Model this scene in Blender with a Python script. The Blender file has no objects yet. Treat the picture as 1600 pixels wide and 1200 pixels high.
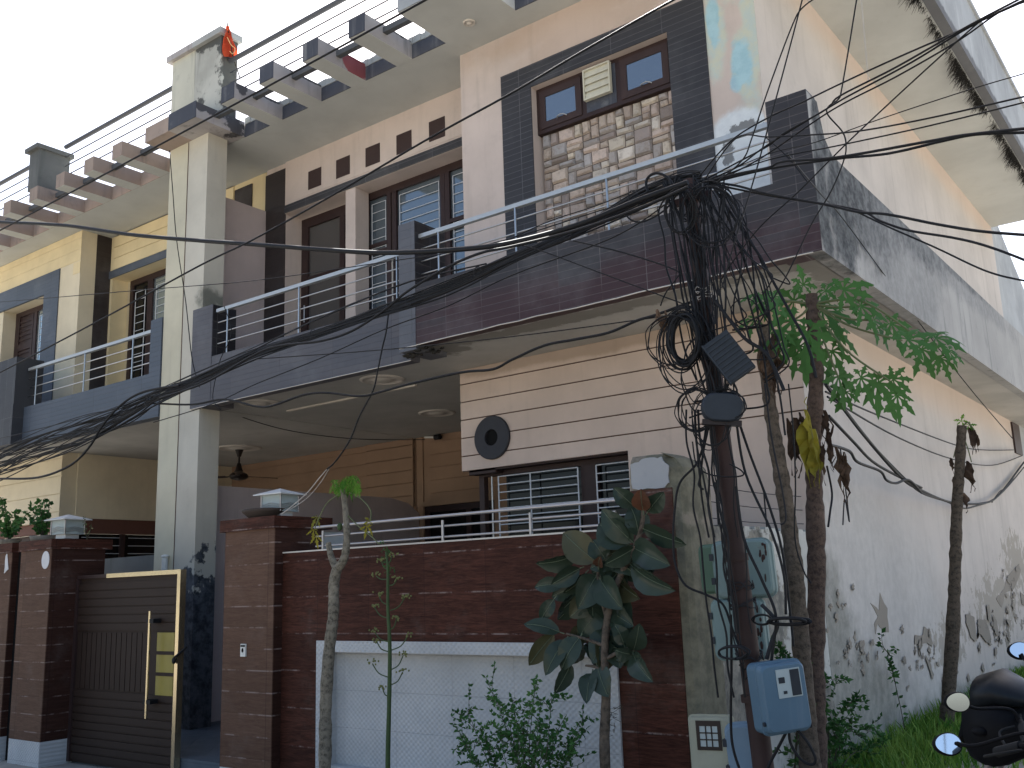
import bpy, math, random
from mathutils import Vector, Matrix, noise as mnoise
random.seed(7)
R = math.radians
S = bpy.context.scene
COL = S.collection

# ------------------------------------------------------------------ camera
YAW, PITCH, ROLL, FPX, H = R(-36.8055), R(11.6947), R(1.957), 1515.7, 1.6
_f = Vector((math.sin(YAW)*math.cos(PITCH), math.cos(YAW)*math.cos(PITCH), math.sin(PITCH)))
_r = Vector((math.cos(YAW), -math.sin(YAW), 0)); _d = _f.cross(_r)
CR = _r*math.cos(ROLL) + _d*math.sin(ROLL); CD = -_r*math.sin(ROLL) + _d*math.cos(ROLL); CF = _f
CAM = Vector((0, 0, H))
cam = bpy.data.cameras.new('camera'); co = bpy.data.objects.new('camera', cam); COL.objects.link(co)
m = Matrix((( CR.x, -CD.x, -CF.x, 0), (CR.y, -CD.y, -CF.y, 0), (CR.z, -CD.z, -CF.z, H), (0, 0, 0, 1)))
co.matrix_world = m
cam.sensor_width = 36; cam.lens = FPX/1600*36; cam.clip_start = 0.05; cam.clip_end = 2000
S.camera = co

# ------------------------------------------------------------------ sky, sun, exposure
SUN_EL, SUN_ROT = R(52), R(-33)
W = bpy.data.worlds.new("World"); S.world = W; W.use_nodes = True
wn = W.node_tree; bg = wn.nodes['Background']
sky = wn.nodes.new('ShaderNodeTexSky'); sky.sky_type = 'NISHITA'; sky.sun_disc = False
sky.sun_elevation = SUN_EL; sky.sun_rotation = SUN_ROT; sky.air_density = 1.0; sky.dust_density = 3.5; sky.ozone_density = 1.0
wn.links.new(sky.outputs[0], bg.inputs[0]); bg.inputs[1].default_value = 0.075
sl = bpy.data.lights.new('sun', 'SUN'); sl.energy = 5.0; sl.angle = R(0.5); sl.color = (1.0, 0.98, 0.94)
so = bpy.data.objects.new('sun', sl); COL.objects.link(so)
sd = Vector((math.sin(SUN_ROT)*math.cos(SUN_EL), math.cos(SUN_ROT)*math.cos(SUN_EL), math.sin(SUN_EL)))
so.rotation_euler = sd.to_track_quat('Z', 'Y').to_euler(); so.location = (0, 0, 20)
S.view_settings.view_transform = 'Standard'; S.view_settings.look = 'None'; S.view_settings.gamma = 1
S.view_settings.exposure = 1.95

# ------------------------------------------------------------------ photo point helpers (a pixel's ray met with a real plane)
def ray(x, y): return CR*((x-800)/FPX) + CD*((y-600)/FPX) + CF
def oX(x, y, X): d = ray(x, y); return CAM + d*(X/d.x)
def oY(x, y, Y): d = ray(x, y); return CAM + d*(Y/d.y)
def oZ(x, y, Z): d = ray(x, y); return CAM + d*((Z-H)/d.z)
def oD(x, y, D): return CAM + ray(x, y)*D

# ------------------------------------------------------------------ node materials
class NT:
    def __init__(s, name):
        s.m = bpy.data.materials.new(name); s.m.use_nodes = True; s.t = s.m.node_tree
        s.b = s.t.nodes['Principled BSDF']
        s.g = s.t.nodes.new('ShaderNodeNewGeometry'); s.P = s.g.outputs['Position']
    def link(s, a, b): s.t.links.new(a, b)
    def sc(s, sx, sy, sz, src=None):
        n = s.t.nodes.new('ShaderNodeVectorMath'); n.operation = 'MULTIPLY'; s.link(src or s.P, n.inputs[0]); n.inputs[1].default_value = (sx, sy, sz); return n.outputs[0]
    def noise(s, scale, detail=5, rough=.55, vec=None, dist=0):
        n = s.t.nodes.new('ShaderNodeTexNoise'); n.inputs['Scale'].default_value = scale; n.inputs['Detail'].default_value = detail
        n.inputs['Roughness'].default_value = rough; n.inputs['Distortion'].default_value = dist; s.link(vec or s.P, n.inputs['Vector']); return n.outputs['Fac']
    def math(s, op, a, b=0.0, c=0.0, clamp=False):
        n = s.t.nodes.new('ShaderNodeMath'); n.operation = op; n.use_clamp = clamp
        for i, v in enumerate((a, b, c)):
            if isinstance(v, (int, float)): n.inputs[i].default_value = v
            else: s.link(v, n.inputs[i])
        return n.outputs[0]
    def ramp(s, v, lo, hi, a=0., b=1.):
        n = s.t.nodes.new('ShaderNodeMapRange'); n.interpolation_type = 'SMOOTHSTEP'; s.link(v, n.inputs[0])
        for i, q in enumerate((lo, hi, a, b)): n.inputs[1+i].default_value = q
        return n.outputs[0]
    def mix(s, fac, a, b):
        n = s.t.nodes.new('ShaderNodeMix'); n.data_type = 'RGBA'
        for sock, v in ((n.inputs[0], fac), (n.inputs[6], a), (n.inputs[7], b)):
            if isinstance(v, (int, float)): sock.default_value = v
            elif isinstance(v, tuple): sock.default_value = (*v, 1)
            else: s.link(v, sock)
        return n.outputs[2]
    def sep(s, v=None):
        n = s.t.nodes.new('ShaderNodeSeparateXYZ'); s.link(v or s.P, n.inputs[0]); return n.outputs
    def comb(s, x, y, z):
        n = s.t.nodes.new('ShaderNodeCombineXYZ')
        for i, v in enumerate((x, y, z)):
            if isinstance(v, (int, float)): n.inputs[i].default_value = v
            else: s.link(v, n.inputs[i])
        return n.outputs[0]
    def bump(s, h, strength=.3, dist=.01):
        n = s.t.nodes.new('ShaderNodeBump'); n.inputs['Strength'].default_value = strength; n.inputs['Distance'].default_value = dist
        s.link(h, n.inputs['Height']); s.link(n.outputs[0], s.b.inputs['Normal'])
    def blob(s, blobs, nscale=4, amp=.8, soft=.15, detail=6):
        n = s.noise(nscale, detail, .65); cur = None
        for (x, y, z, rx, ry, rz) in blobs:
            a = s.t.nodes.new('ShaderNodeVectorMath'); a.operation = 'SUBTRACT'; s.link(s.P, a.inputs[0]); a.inputs[1].default_value = (x, y, z)
            q = s.sc(1/rx, 1/ry, 1/rz, a.outputs[0])
            l = s.t.nodes.new('ShaderNodeVectorMath'); l.operation = 'LENGTH'; s.link(q, l.inputs[0])
            cur = l.outputs['Value'] if cur is None else s.math('MINIMUM', cur, l.outputs['Value'])
        d = s.math('ADD', cur, s.math('MULTIPLY', s.math('SUBTRACT', n, .5), amp*2))
        return s.ramp(d, 1-soft, 1+soft, 1, 0)
    def fin(s, col, rough=.75, metal=0, spec=.4):
        if isinstance(col, tuple): s.b.inputs['Base Color'].default_value = (*col, 1)
        else: s.link(col, s.b.inputs['Base Color'])
        if isinstance(rough, (int, float)): s.b.inputs['Roughness'].default_value = rough
        else: s.link(rough, s.b.inputs['Roughness'])
        s.b.inputs['Metallic'].default_value = metal; s.b.inputs['Specular IOR Level'].default_value = spec
        return s.m

def k(c, f): return tuple(min(1, v*f) for v in c)
def paint(name, c, dirt=(.12, .11, .09), dirt_amt=.25, streak=.3, var=.12, blobs=(), rough=.8, bump=.15):
    n = NT(name)
    v = n.noise(1.1, 6, .6); col = n.mix(n.ramp(v, .3, .7), k(c, 1-var), k(c, 1+var*.5))
    st = n.noise(1, 6, .6, n.sc(7, 7, .55)); col = n.mix(n.math('MULTIPLY', n.ramp(st, .52, .78), streak), col, dirt)
    d2 = n.noise(3.3, 8, .7); col = n.mix(n.math('MULTIPLY', n.ramp(d2, .55, .8), dirt_amt), col, dirt)
    for (bc, bl, ns, amp, soft, stren) in blobs:
        msk = n.blob(bl, ns, amp, soft)
        if stren < 1: msk = n.math('MULTIPLY', msk, stren)
        if isinstance(bc, list): bc = n.mix(n.ramp(n.noise(9, 5, .7), .35, .65), bc[0], bc[1])
        col = n.mix(msk, col, bc)
    n.bump(n.noise(45, 4, .6), bump, .006)
    return n.fin(col, rough, 0, .25)
def plain(name, c, rough=.5, metal=0, var=.15, scale=12, spec=.22, bump=0):
    n = NT(name); col = n.mix(n.noise(scale, 5, .6), k(c, 1-var), k(c, 1+var))
    if bump: n.bump(n.noise(scale*4, 4), bump, .004)
    return n.fin(col, rough, metal, spec)
def tiles(name, ca, cb, joint, rib=.105, tile_w=.6, axis='x', rough=.42, blend=None, zoff=0.0, jw=.004, vj=.004, spec=.28):
    """dark ceramic cladding: horizontal joints every rib, vertical joints every tile_w along the axis"""
    n = NT(name); X, Y, Z = n.sep()
    u = n.math('ADD', X, Y) if axis == 'xy' else (X if axis == 'x' else Y)
    zz = n.math('DIVIDE', n.math('ADD', Z, 100-zoff), rib); row = n.math('FLOOR', zz); fz = n.math('FRACT', zz)
    uu = n.math('DIVIDE', n.math('ADD', u, 100), tile_w); fu = n.math('FRACT', uu); cu = n.math('FLOOR', uu)
    dz = n.math('MINIMUM', fz, n.math('SUBTRACT', 1, fz)); du = n.math('MINIMUM', fu, n.math('SUBTRACT', 1, fu))
    jz = n.ramp(dz, jw/rib*.5, jw/rib*1.3, 1, 0); ju = n.ramp(du, vj/tile_w*.5, vj/tile_w*1.3, 1, 0)
    wn_ = n.t.nodes.new('ShaderNodeTexWhiteNoise'); wn_.noise_dimensions = '3D'
    n.link(n.comb(cu, n.math('FLOOR', n.math('DIVIDE', row, 3)), 0), wn_.inputs['Vector'])
    rnd = wn_.outputs['Value']
    grain = n.noise(1, 5, .6, n.sc(8, 8, 70))
    c = n.mix(n.math('ADD', n.math('MULTIPLY', rnd, .5), n.math('MULTIPLY', grain, .5)), ca, cb)
    if blend: # (z_lo, z_hi, colour) lower courses of another tile
        msk = n.ramp(n.math('ADD', Z, n.math('MULTIPLY', n.math('SUBTRACT', rnd, .5), .25)), blend[0], blend[1], 1, 0)
        c = n.mix(msk, c, n.mix(grain, k(blend[2], .7), k(blend[2], 1.25)))
    c = n.mix(n.math('MULTIPLY', jz, .35), c, joint); c = n.mix(n.math('MULTIPLY', n.math('MULTIPLY', ju, n.ramp(n.noise(2.5, 4), .35, .6)), .6), c, joint)
    dust = n.ramp(n.noise(1.3, 7, .65), .45, .8); c = n.mix(n.math('MULTIPLY', dust, .14), c, (.4, .4, .4))
    n.bump(n.math('ADD', n.math('MULTIPLY', n.math('MAXIMUM', jz, ju), -1.0), n.math('MULTIPLY', grain, .2)), .5, .004)
    return n.fin(c, n.math('ADD', n.math('MULTIPLY', grain, .25), rough), 0, spec)

PEACH = (.575, .485, .43)
M = {}
M['peach_lower'] = paint('peach_plaster_lower', (.62, .50, .42), dirt_amt=.12, streak=.12, blobs=[
    ((.33, .25, .18), [(-5.3, 8.42, 4.02, 2.2, .5, .10), (-3.6, 8.42, 4.0, .7, .5, .14)], 3, .7, .3, .6)])
M['groove'] = plain('groove_shadow_gap', (.10, .065, .05), .9)
M['peach_upper'] = paint('peach_plaster_upper', PEACH, dirt_amt=.16, streak=.16, blobs=[
    ([(.56, .60, .46), (.46, .58, .54)], [(-3.28, 8.08, 7.35, .26, .5, .34), (-3.45, 8.08, 6.75, .12, .5, .45), (-3.16, 8.08, 6.3, .14, .5, .5), (-3.08, 8.08, 6.7, .10, .5, .7)], 3.2, .9, .3, .75),
    ([(.24, .50, .62), (.36, .60, .68)], [(-3.25, 8.08, 7.5, .16, .5, .13), (-3.46, 8.08, 6.9, .07, .5, .24), (-3.2, 8.08, 6.38, .10, .5, .22), (-3.28, 8.08, 6.18, .06, .5, .10)], 5, 1.0, .25, .7),
    ([(.70, .74, .75), (.62, .66, .68)], [(-3.3, 8.08, 5.35, .40, .6, .56)], 2, .25, .08, .95),
    ((.10, .10, .10), [(-3.24, 8.08, 5.72, .15, .5, .055), (-3.42, 8.08, 5.5, .06, .5, .12)], 22, 1.3, .15, .8),
    ((.42, .29, .20), [(-4.9, 8.08, 7.35, .9, .5, .22), (-5.2, 8.08, 7.6, 1.2, .5, .2)], 2.4, .9, .35, .35)])
M['side_wall'] = paint('side_wall_plaster', (.535, .49, .445), dirt=(.27, .25, .22), dirt_amt=.3, streak=.35, var=.1, blobs=[
    ([(.56, .555, .53), (.44, .44, .42)], [(-3.03, 9.2, 1.2, .6, 1.8, 1.6), (-3.03, 10.8, .9, .6, 1.5, 1.3)], 1.2, .5, .4, .5),
    ((.60, .47, .38), [(-3.03, 14, 4.0, .6, 7, .35), (-3.03, 14, 7.75, .6, 9, .35)], 1.2, .4, .5, .55),  # warm bounced light under both soffits, put into the wall colour
    ([(.13, .135, .11), (.28, .275, .235)], [(-3.03, 9.1, .2, .6, 1.4, .75), (-3.03, 8.5, .8, .6, .5, 1.0), (-3.03, 12, -.1, .6, 5, .35)], 3, .8, .35, .75),
    ((.30, .27, .22), [(-3.03, 12.4, .75, .5, .7, .25), (-3.03, 15.4, 1.1, .5, 1.4, .35), (-3.03, 17, 1.7, .5, .8, .4)], 6, 2.2, .05, .75)])
M['parapet_side'] = paint('moldy_parapet_plaster', (.36, .355, .34), dirt=(.12, .13, .13), dirt_amt=.5, streak=.75, var=.12, blobs=[
    ([(.018, .02, .023), (.11, .118, .12)], [(-2.33, 7.42, 5.2, .3, .16, .5), (-2.33, 7.3, 4.5, .3, .16, .6), (-2.33, 7.75, 4.55, .3, .42, .55), (-2.33, 8.5, 4.85, .3, .75, .55), (-2.33, 9.8, 5.0, .3, 1.6, .30), (-2.33, 11.5, 5.02, .3, 2, .10)], 4.2, .85, .35, .96),
    ([(.16, .165, .165), (.26, .265, .265)], [(-2.33, 9.6, 4.4, .3, 1.2, .8), (-2.33, 12, 4.9, .3, 3, .2)], 2.2, .8, .4, .6)])
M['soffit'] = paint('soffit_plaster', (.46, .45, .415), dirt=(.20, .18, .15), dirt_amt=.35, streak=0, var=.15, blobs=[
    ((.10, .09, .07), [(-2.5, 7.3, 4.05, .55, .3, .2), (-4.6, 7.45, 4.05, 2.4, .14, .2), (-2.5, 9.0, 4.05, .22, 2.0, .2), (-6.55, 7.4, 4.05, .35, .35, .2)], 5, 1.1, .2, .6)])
M['eave'] = paint('eave_plaster', (.50, .51, .48), dirt=(.30, .27, .22), dirt_amt=.25, streak=0, var=.1)
M['fascia'] = paint('weathered_fascia', (.36, .38, .39), dirt=(.62, .63, .63), dirt_amt=.5, streak=.5, var=.2, blobs=[((.08, .08, .085), [(-2.04, 12, 7.77, .3, 9, .1)], 4, 1, .3, .8)])
M['beam'] = paint('weathered_beam_paint', (.38, .355, .34), dirt=(.07, .07, .075), dirt_amt=.7, streak=.6, var=.2, blobs=[
    ((.03, .03, .035), [(-10.25, 7.15, 7.95, .2, .35, .08), (-10.25, 7.6, 7.85, .2, .16, .14), (-9.0, 7.5, 7.97, 2.5, .3, .03), (-9.46, 7.1, 7.95, .1, .1, .1)], 9, 1.2, .15, .85),
    ((.22, .04, .045), [(-7.89, 7.62, 7.87, .05, .22, .13)], 6, .6, .1, .9)])
M['beam_peach'] = paint('peach_beam_paint', (.34, .27, .225), dirt=(.10, .095, .09), dirt_amt=.6, streak=.5, var=.2)
M['slate_paint'] = paint('dark_slate_paint', (.062, .068, .085), dirt=(.34, .34, .33), dirt_amt=.45, streak=.45)
M['tie_grey'] = plain('tie_bar_grey', (.10, .105, .11), .8)
M['roof_rail'] = plain('dull_roof_rail_paint', (.085, .09, .10), .6)
M['coping'] = paint('lichened_coping', (.42, .43, .41), dirt=(.08, .08, .08), dirt_amt=.9, streak=.3, var=.25)
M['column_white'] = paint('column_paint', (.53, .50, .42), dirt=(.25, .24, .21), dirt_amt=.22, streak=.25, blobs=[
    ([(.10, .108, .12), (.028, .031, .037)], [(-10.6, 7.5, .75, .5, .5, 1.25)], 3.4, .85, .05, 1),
    ([(.30, .29, .26), (.18, .17, .16)], [(-10.62, 7.35, 4.75, .05, .2, .22)], 7, .5, .08, .9),
    ((.10, .11, .09), [(-10.4, 7.5, 5.42, .25, .3, .16)], 6, .9, .4, .8)])
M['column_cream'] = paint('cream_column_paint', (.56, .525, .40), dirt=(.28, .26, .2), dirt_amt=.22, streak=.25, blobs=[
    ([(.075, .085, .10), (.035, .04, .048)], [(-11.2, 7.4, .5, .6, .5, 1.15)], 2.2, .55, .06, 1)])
M['tower'] = paint('flaking_tower_plaster', (.46, .455, .40), dirt=(.05, .052, .05), dirt_amt=.95, streak=.9, var=.25, blobs=[((.035, .037, .036), [(-10.27, 7.5, 8.9, .16, .2, .5), (-10.27, 7.55, 8.3, .12, .2, .4), (-10.5, 7.35, 9.1, .4, .2, .10), (-10.75, 7.35, 8.1, .2, .2, .2)], 7, 1.1, .15, .85)])
M['tower_left'] = paint('cream_tower_plaster', (.52, .51, .42), dirt=(.06, .065, .06), dirt_amt=.6, streak=.5, var=.1)
M['yellow'] = paint('yellow_plaster', (.70, .58, .35), dirt=(.35, .26, .15), dirt_amt=.15, streak=.12)
M['yellow_pale'] = paint('cream_yellow_plaster', (.66, .58, .42), dirt=(.35, .3, .2), dirt_amt=.15, streak=.12)
M['porch_wall'] = paint('porch_ochre_plaster', (.33, .215, .14), dirt_amt=.15, streak=.1)
M['divider'] = paint('mauve_plaster', (.50, .42, .40), dirt_amt=.2, streak=.25)
M['slate_tile'] = tiles('slate_cladding', (.030, .030, .034), (.046, .045, .050), (.15, .15, .16), rib=.07, tile_w=.6, jw=.004)
M['slate_tile_y'] = tiles('black_pier_cladding', (.016, .015, .018), (.028, .026, .03), (.10, .10, .10), rib=.11, tile_w=.3, axis='y', rough=.3)
M['balcony_tile'] = tiles('ribbed_balcony_cladding', (.030, .028, .031), (.045, .042, .045), (.17, .15, .145), rib=.072, tile_w=.46, blend=(4.18, 4.5, (.052, .027, .030)), zoff=4.05, jw=.0035)
M['balcony_tile_left'] = tiles('grey_ribbed_balcony_cladding', (.075, .078, .092), (.105, .10, .108), (.035, .035, .04), rib=.066, tile_w=.92, zoff=4.05)
M['pier_tile'] = tiles('grey_pier_cladding', (.090, .094, .108), (.125, .128, .14), (.05, .05, .055), rib=.095, tile_w=.23, zoff=4.05)
M['neighbour_tile'] = tiles('blue_grey_cladding', (.065, .082, .105), (.095, .112, .14), (.03, .035, .04), rib=.068, tile_w=.6)
M['neighbour_dark'] = tiles('charcoal_pier_cladding', (.035, .036, .042), (.055, .056, .06), (.12, .12, .12), rib=1.2, tile_w=.22)
M['pilaster_tile'] = tiles('brown_black_brick_cladding', (.030, .024, .024), (.052, .042, .04), (.012, .01, .01), rib=.09, tile_w=.45)
M['brown_sq'] = plain('dark_brown_glaze', (.050, .032, .030), .5)
def wood(name, ca, cb, rib, off=0, axis='x', tile=.62):
    n = NT(name); X, Y, Z = n.sep(); u = n.math('ADD', X, n.math('MULTIPLY', Y, .8))
    zz = n.math('DIVIDE', n.math('ADD', Z, 10-off), rib); fz = n.math('FRACT', zz); row = n.math('FLOOR', zz)
    uu = n.math('DIVIDE', n.math('ADD', u, 50.23), tile); cu = n.math('FLOOR', uu); fu = n.math('FRACT', uu)
    wv = n.noise(1, 7, .68, n.comb(n.math('MULTIPLY', u, 3.2), n.math('MULTIPLY', row, 3.7), n.math('MULTIPLY', Z, 30)), 1.4)
    g2 = n.noise(1, 4, .7, n.comb(n.math('MULTIPLY', u, 14), row, n.math('MULTIPLY', Z, 140)))
    wn_ = n.t.nodes.new('ShaderNodeTexWhiteNoise'); n.link(n.comb(cu, row, 0), wn_.inputs['Vector'])
    f = n.ramp(n.math('ADD', n.math('MULTIPLY', wv, .65), n.math('MULTIPLY', g2, .4)), .30, .80)
    c = n.mix(f, ca, cb); c = n.mix(n.math('MULTIPLY', wn_.outputs['Value'], .35), c, k(ca, .6))
    dz = n.math('MINIMUM', fz, n.math('SUBTRACT', 1, fz)); j = n.ramp(dz, .006/rib*.5, .006/rib*1.4, 1, 0)
    du = n.math('MINIMUM', fu, n.math('SUBTRACT', 1, fu)); ju = n.ramp(du, .003, .007, 1, 0)
    br = n.ramp(n.noise(5, 5, .7), .45, .62)
    c = n.mix(n.math('MULTIPLY', n.math('MULTIPLY', j, br), .6), c, (.32, .25, .22)); c = n.mix(n.math('MULTIPLY', ju, .5), c, (.02, .01, .01))
    c = n.mix(n.math('MULTIPLY', n.ramp(n.noise(2, 7, .65), .5, .8), .18), c, (.28, .24, .21))
    n.bump(n.math('SUBTRACT', f, n.math('MULTIPLY', j, 2)), .25, .003)
    return n.fin(c, .6, 0, .1)
M['wood_wall'] = wood('reddish_wood_grain_tile', (.020, .0075, .005), (.125, .046, .030), .31, .09)
M['wood_pillar'] = wood('brown_wood_grain_tile', (.085, .045, .030), (.165, .096, .064), .185, .02)
M['wood_pillar_side'] = wood('shaded_wood_grain_tile', (.034, .015, .011), (.075, .036, .026), .185, .02)  # pillar tile darkened for the side faces, their shade put into the colour
def embossed():
    n = NT('white_embossed_tile'); X, Y, Z = n.sep()
    a = n.math('SINE', n.math('MULTIPLY', X, 2*math.pi/.05)); b = n.math('SINE', n.math('MULTIPLY', Z, 2*math.pi/.042))
    h = n.math('MULTIPLY', a, b)
    v = n.noise(1.5, 6, .6); c = n.mix(n.ramp(v, .3, .7), (.40, .41, .41), (.50, .505, .50))
    fz = n.math('FRACT', n.math('DIVIDE', n.math('ADD', Z, 10.02), .3)); fx = n.math('FRACT', n.math('DIVIDE', n.math('ADD', X, 50.1), .6))
    j = n.math('MAXIMUM', n.ramp(n.math('MINIMUM', fz, n.math('SUBTRACT', 1, fz)), .004, .010, 1, 0), n.ramp(n.math('MINIMUM', fx, n.math('SUBTRACT', 1, fx)), .002, .005, 1, 0))
    c = n.mix(n.math('MULTIPLY', j, .5), c, (.25, .26, .27)); c = n.mix(n.math('MULTIPLY', n.ramp(n.noise(1, 6, .7, n.sc(5, 5, .7)), .55, .8), .25), c, (.3, .3, .27))
    n.bump(n.math('SUBTRACT', h, n.math('MULTIPLY', j, 2)), .55, .004)
    return n.fin(c, .45, 0, .4)
M['white_tile'] = embossed()
M['aged_concrete'] = paint('aged_boundary_plaster', (.27, .235, .185), dirt=(.045, .045, .032), dirt_amt=.95, streak=.95, var=.25, bump=.5, blobs=[
    ([(.10, .10, .07), (.20, .19, .13)], [(-3.02, 5.95, 1.0, .3, .4, .9), (-3.0, 5.9, 2.3, .3, .3, .35), (-3.0, 5.95, 1.7, .12, .3, .3)], 9, 1.1, .25, .8)])
M['patch_plaster'] = paint('grey_cement_patch', (.36, .37, .38), dirt=(.2, .2, .2), dirt_amt=.5, streak=0, bump=.5)
M['flaked_wall'] = paint('flaked_whitewash', (.50, .50, .46), dirt=(.10, .095, .08), dirt_amt=.9, streak=.7, var=.2, blobs=[
    ([(.07, .07, .06), (.24, .22, .18)], [(-3.0, 6.4, 1.95, .4, .45, .3), (-3.0, 7.1, 1.3, .4, .5, .6), (-3.0, 6.5, .6, .4, .5, .6), (-3, 8, .3, .4, .6, .6)], 5, 1, .1, .85)])
M['bare_render'] = paint('bare_brown_render', (.27, .24, .20), dirt=(.12, .11, .09), dirt_amt=.5, streak=0, bump=.5)
M['low_wall'] = paint('moldy_low_wall', (.13, .135, .13), dirt=(.06, .07, .06), dirt_amt=.9, streak=.6, var=.2)
M['frame_brown'] = plain('dark_brown_frame', (.040, .024, .022), .45, 0, .25, 8)
M['frame_brown2'] = plain('brown_frame', (.048, .030, .027), .5, 0, .25, 8)
M['maroon'] = plain('maroon_band', (.135, .062, .045), .6)
M['steel'] = plain('brushed_steel', (.42, .42, .42), .3, 1, .1, 30)
M['steel_blue'] = plain('pale_steel_handrail', (.46, .475, .47), .4, .5, .1, 20)
M['steel_dull'] = plain('dull_steel', (.40, .38, .37), .38, .9, .15, 20)
M['grille_white'] = plain('white_grille_paint', (.62, .63, .64), .45)
M['gold'] = plain('brass_trim', (.62, .52, .34), .25, .9, .15, 9)
M['gate_brown'] = plain('gate_brown_paint', (.030, .018, .013), .6, 0, .25, 5)
M['gate_panel'] = plain('amber_gate_panel', (.27, .22, .045), .3, 0, .3, 4)
M['black'] = plain('cable_black', (.011, .0115, .013), .55, 0, .3, 30, .18)
M['cable_grey'] = plain('weathered_cable', (.026, .027, .03), .65, 0, .3, 20, .15)
M['cable_pale'] = plain('pale_wire', (.45, .42, .38), .6)
M['pole_rust'] = paint('rusty_pole_paint', (.042, .023, .020), dirt=(.018, .012, .010), dirt_amt=.6, streak=.4, var=.3, rough=.6, bump=.3)
M['box_dark'] = plain('dark_junction_box_plastic', (.022, .028, .036), .45, 0, .25, 15)
M['box_blue'] = paint('blue_meter_box_plastic', (.085, .15, .205), dirt=(.26, .30, .32), dirt_amt=.45, streak=.35, var=.1, rough=.4, bump=.05)
M['box_pale'] = paint('pale_blue_box_paint', (.17, .245, .24), dirt=(.13, .075, .045), dirt_amt=.85, streak=.15, var=.15, rough=.5, bump=.2)
M['box_blue2'] = paint('dusty_blue_box_paint', (.17, .25, .32), dirt=(.2, .11, .07), dirt_amt=.45, streak=.1, var=.15, rough=.5)
M['box_green'] = paint('green_box_paint', (.09, .16, .11), dirt=(.1, .1, .06), dirt_amt=.5, streak=.1, rough=.5)
M['box_cream'] = paint('cream_box_paint', (.33, .33, .25), dirt=(.12, .10, .06), dirt_amt=.6, streak=.3, rough=.5)
def bark(name, c, d):
    n = NT(name); X, Y, Z = n.sep(); rg = n.math('SINE', n.math('ADD', n.math('MULTIPLY', Z, 95), n.math('MULTIPLY', n.noise(9, 3), 14)))
    f = n.noise(38, 6, .7); v = n.math('ADD', n.math('MULTIPLY', rg, .05), f); col = n.mix(n.ramp(v, .25, .62), d, c); col = n.mix(n.ramp(n.noise(5, 5, .7), .5, .75), col, k(c, 1.5))
    n.bump(v, .8, .012); return n.fin(col, .9, 0, .15)
M['bark'] = bark('papaya_bark', (.115, .092, .07), (.035, .03, .024))
M['bark_red'] = bark('reddish_papaya_bark', (.105, .075, .06), (.035, .027, .024))
M['bark_pale'] = bark('pale_scarred_bark', (.215, .19, .145), (.06, .052, .04))
def leafm(name, a, b, rough=.5, back=None, transl=.25):
    n = NT(name); c = n.mix(n.ramp(n.noise(3.5, 4, .6), .35, .65), a, b)
    if back: c = n.mix(n.g.outputs['Backfacing'], c, back)
    n.fin(c, rough, 0, .22 if rough < .35 else .15)
    if transl:
        t = n.t.nodes.new('ShaderNodeBsdfTranslucent'); n.link(c if not isinstance(c, tuple) else n.P, t.inputs[0]); mx = n.t.nodes.new('ShaderNodeMixShader'); mx.inputs[0].default_value = transl
        n.link(n.b.outputs[0], mx.inputs[1]); n.link(t.outputs[0], mx.inputs[2]); n.link(mx.outputs[0], n.t.nodes['Material Output'].inputs[0])
    return n.m
M['papaya_leaf'] = leafm('papaya_leaf', (.012, .045, .005), (.20, .27, .02), .6, (.06, .15, .04), .22)
M['papaya_yellow'] = leafm('yellowed_leaf', (.28, .24, .03), (.16, .16, .03), .6)
M['dry_leaf'] = leafm('dry_leaf', (.04, .026, .019), (.12, .078, .052), .8, None, .1)
M['young_leaf'] = leafm('young_leaf', (.06, .17, .018), (.17, .33, .045), .6)
M['rubber_leaf'] = leafm('rubber_leaf', (.005, .014, .012), (.014, .028, .024), .26, (.03, .045, .03), .03)
M['rubber_leaf_olive'] = leafm('olive_rubber_leaf', (.022, .030, .010), (.040, .046, .016), .3, (.06, .06, .03), .05)
M['rubber_rim'] = plain('rubber_leaf_rib', (.11, .14, .09), .5)
M['rust_leaf'] = leafm('new_rubber_leaf', (.16, .065, .035), (.09, .045, .028), .35, None, .1)
M['shrub_leaf'] = leafm('shrub_leaf', (.025, .085, .022), (.07, .17, .045), .5)
M['twig'] = plain('twig', (.055, .05, .035), .8)
M['petiole'] = plain('petiole_green_brown', (.13, .15, .07), .6)
M['stalk_green'] = plain('green_stalk', (.045, .075, .028), .6, 0, .35, 14)
M['bud'] = plain('olive_bud', (.13, .14, .05), .7, 0, .4, 40)
M['grass'] = leafm('grass_blade', (.06, .17, .02), (.24, .36, .07), .6)
M['soil'] = plain('dusty_soil', (.295, .272, .238), .95, 0, .35, 3, .2, .6)
M['road'] = plain('worn_concrete_road', (.20, .185, .165), .9, 0, .25, 2.5, .2, .4)
M['porch_floor'] = tiles('blue_grey_floor_tile', (.06, .08, .10), (.09, .11, .13), (.03, .035, .04), rib=50, tile_w=.4, axis='xy', rough=.35)
M['fan_brown'] = plain('dark_fan_enamel', (.020, .014, .013), .35)
M['rose_white'] = paint('ceiling_rose_plaster', (.62, .57, .50), dirt_amt=.1, streak=0)
M['disc_black'] = plain('black_disc_paint', (.035, .036, .042), .5)
M['hole_black'] = plain('dark_opening', (.006, .006, .006), .9)
M['lamp_metal'] = plain('pale_lamp_metal', (.60, .60, .58), .5, .2)
M['lamp_glass'] = plain('frosted_lamp_glass', (.36, .42, .42), .3, 0, .15, 6)
M['dish_brown'] = plain('dark_clay_dish', (.055, .042, .035), .7)
M['vent_cream'] = paint('cream_louvre_plastic', (.60, .57, .45), dirt_amt=.3, streak=.2, rough=.5)
M['flag'] = leafm('orange_flag_cloth', (.62, .075, .03), (.75, .12, .05), .8, None, .45)
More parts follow.
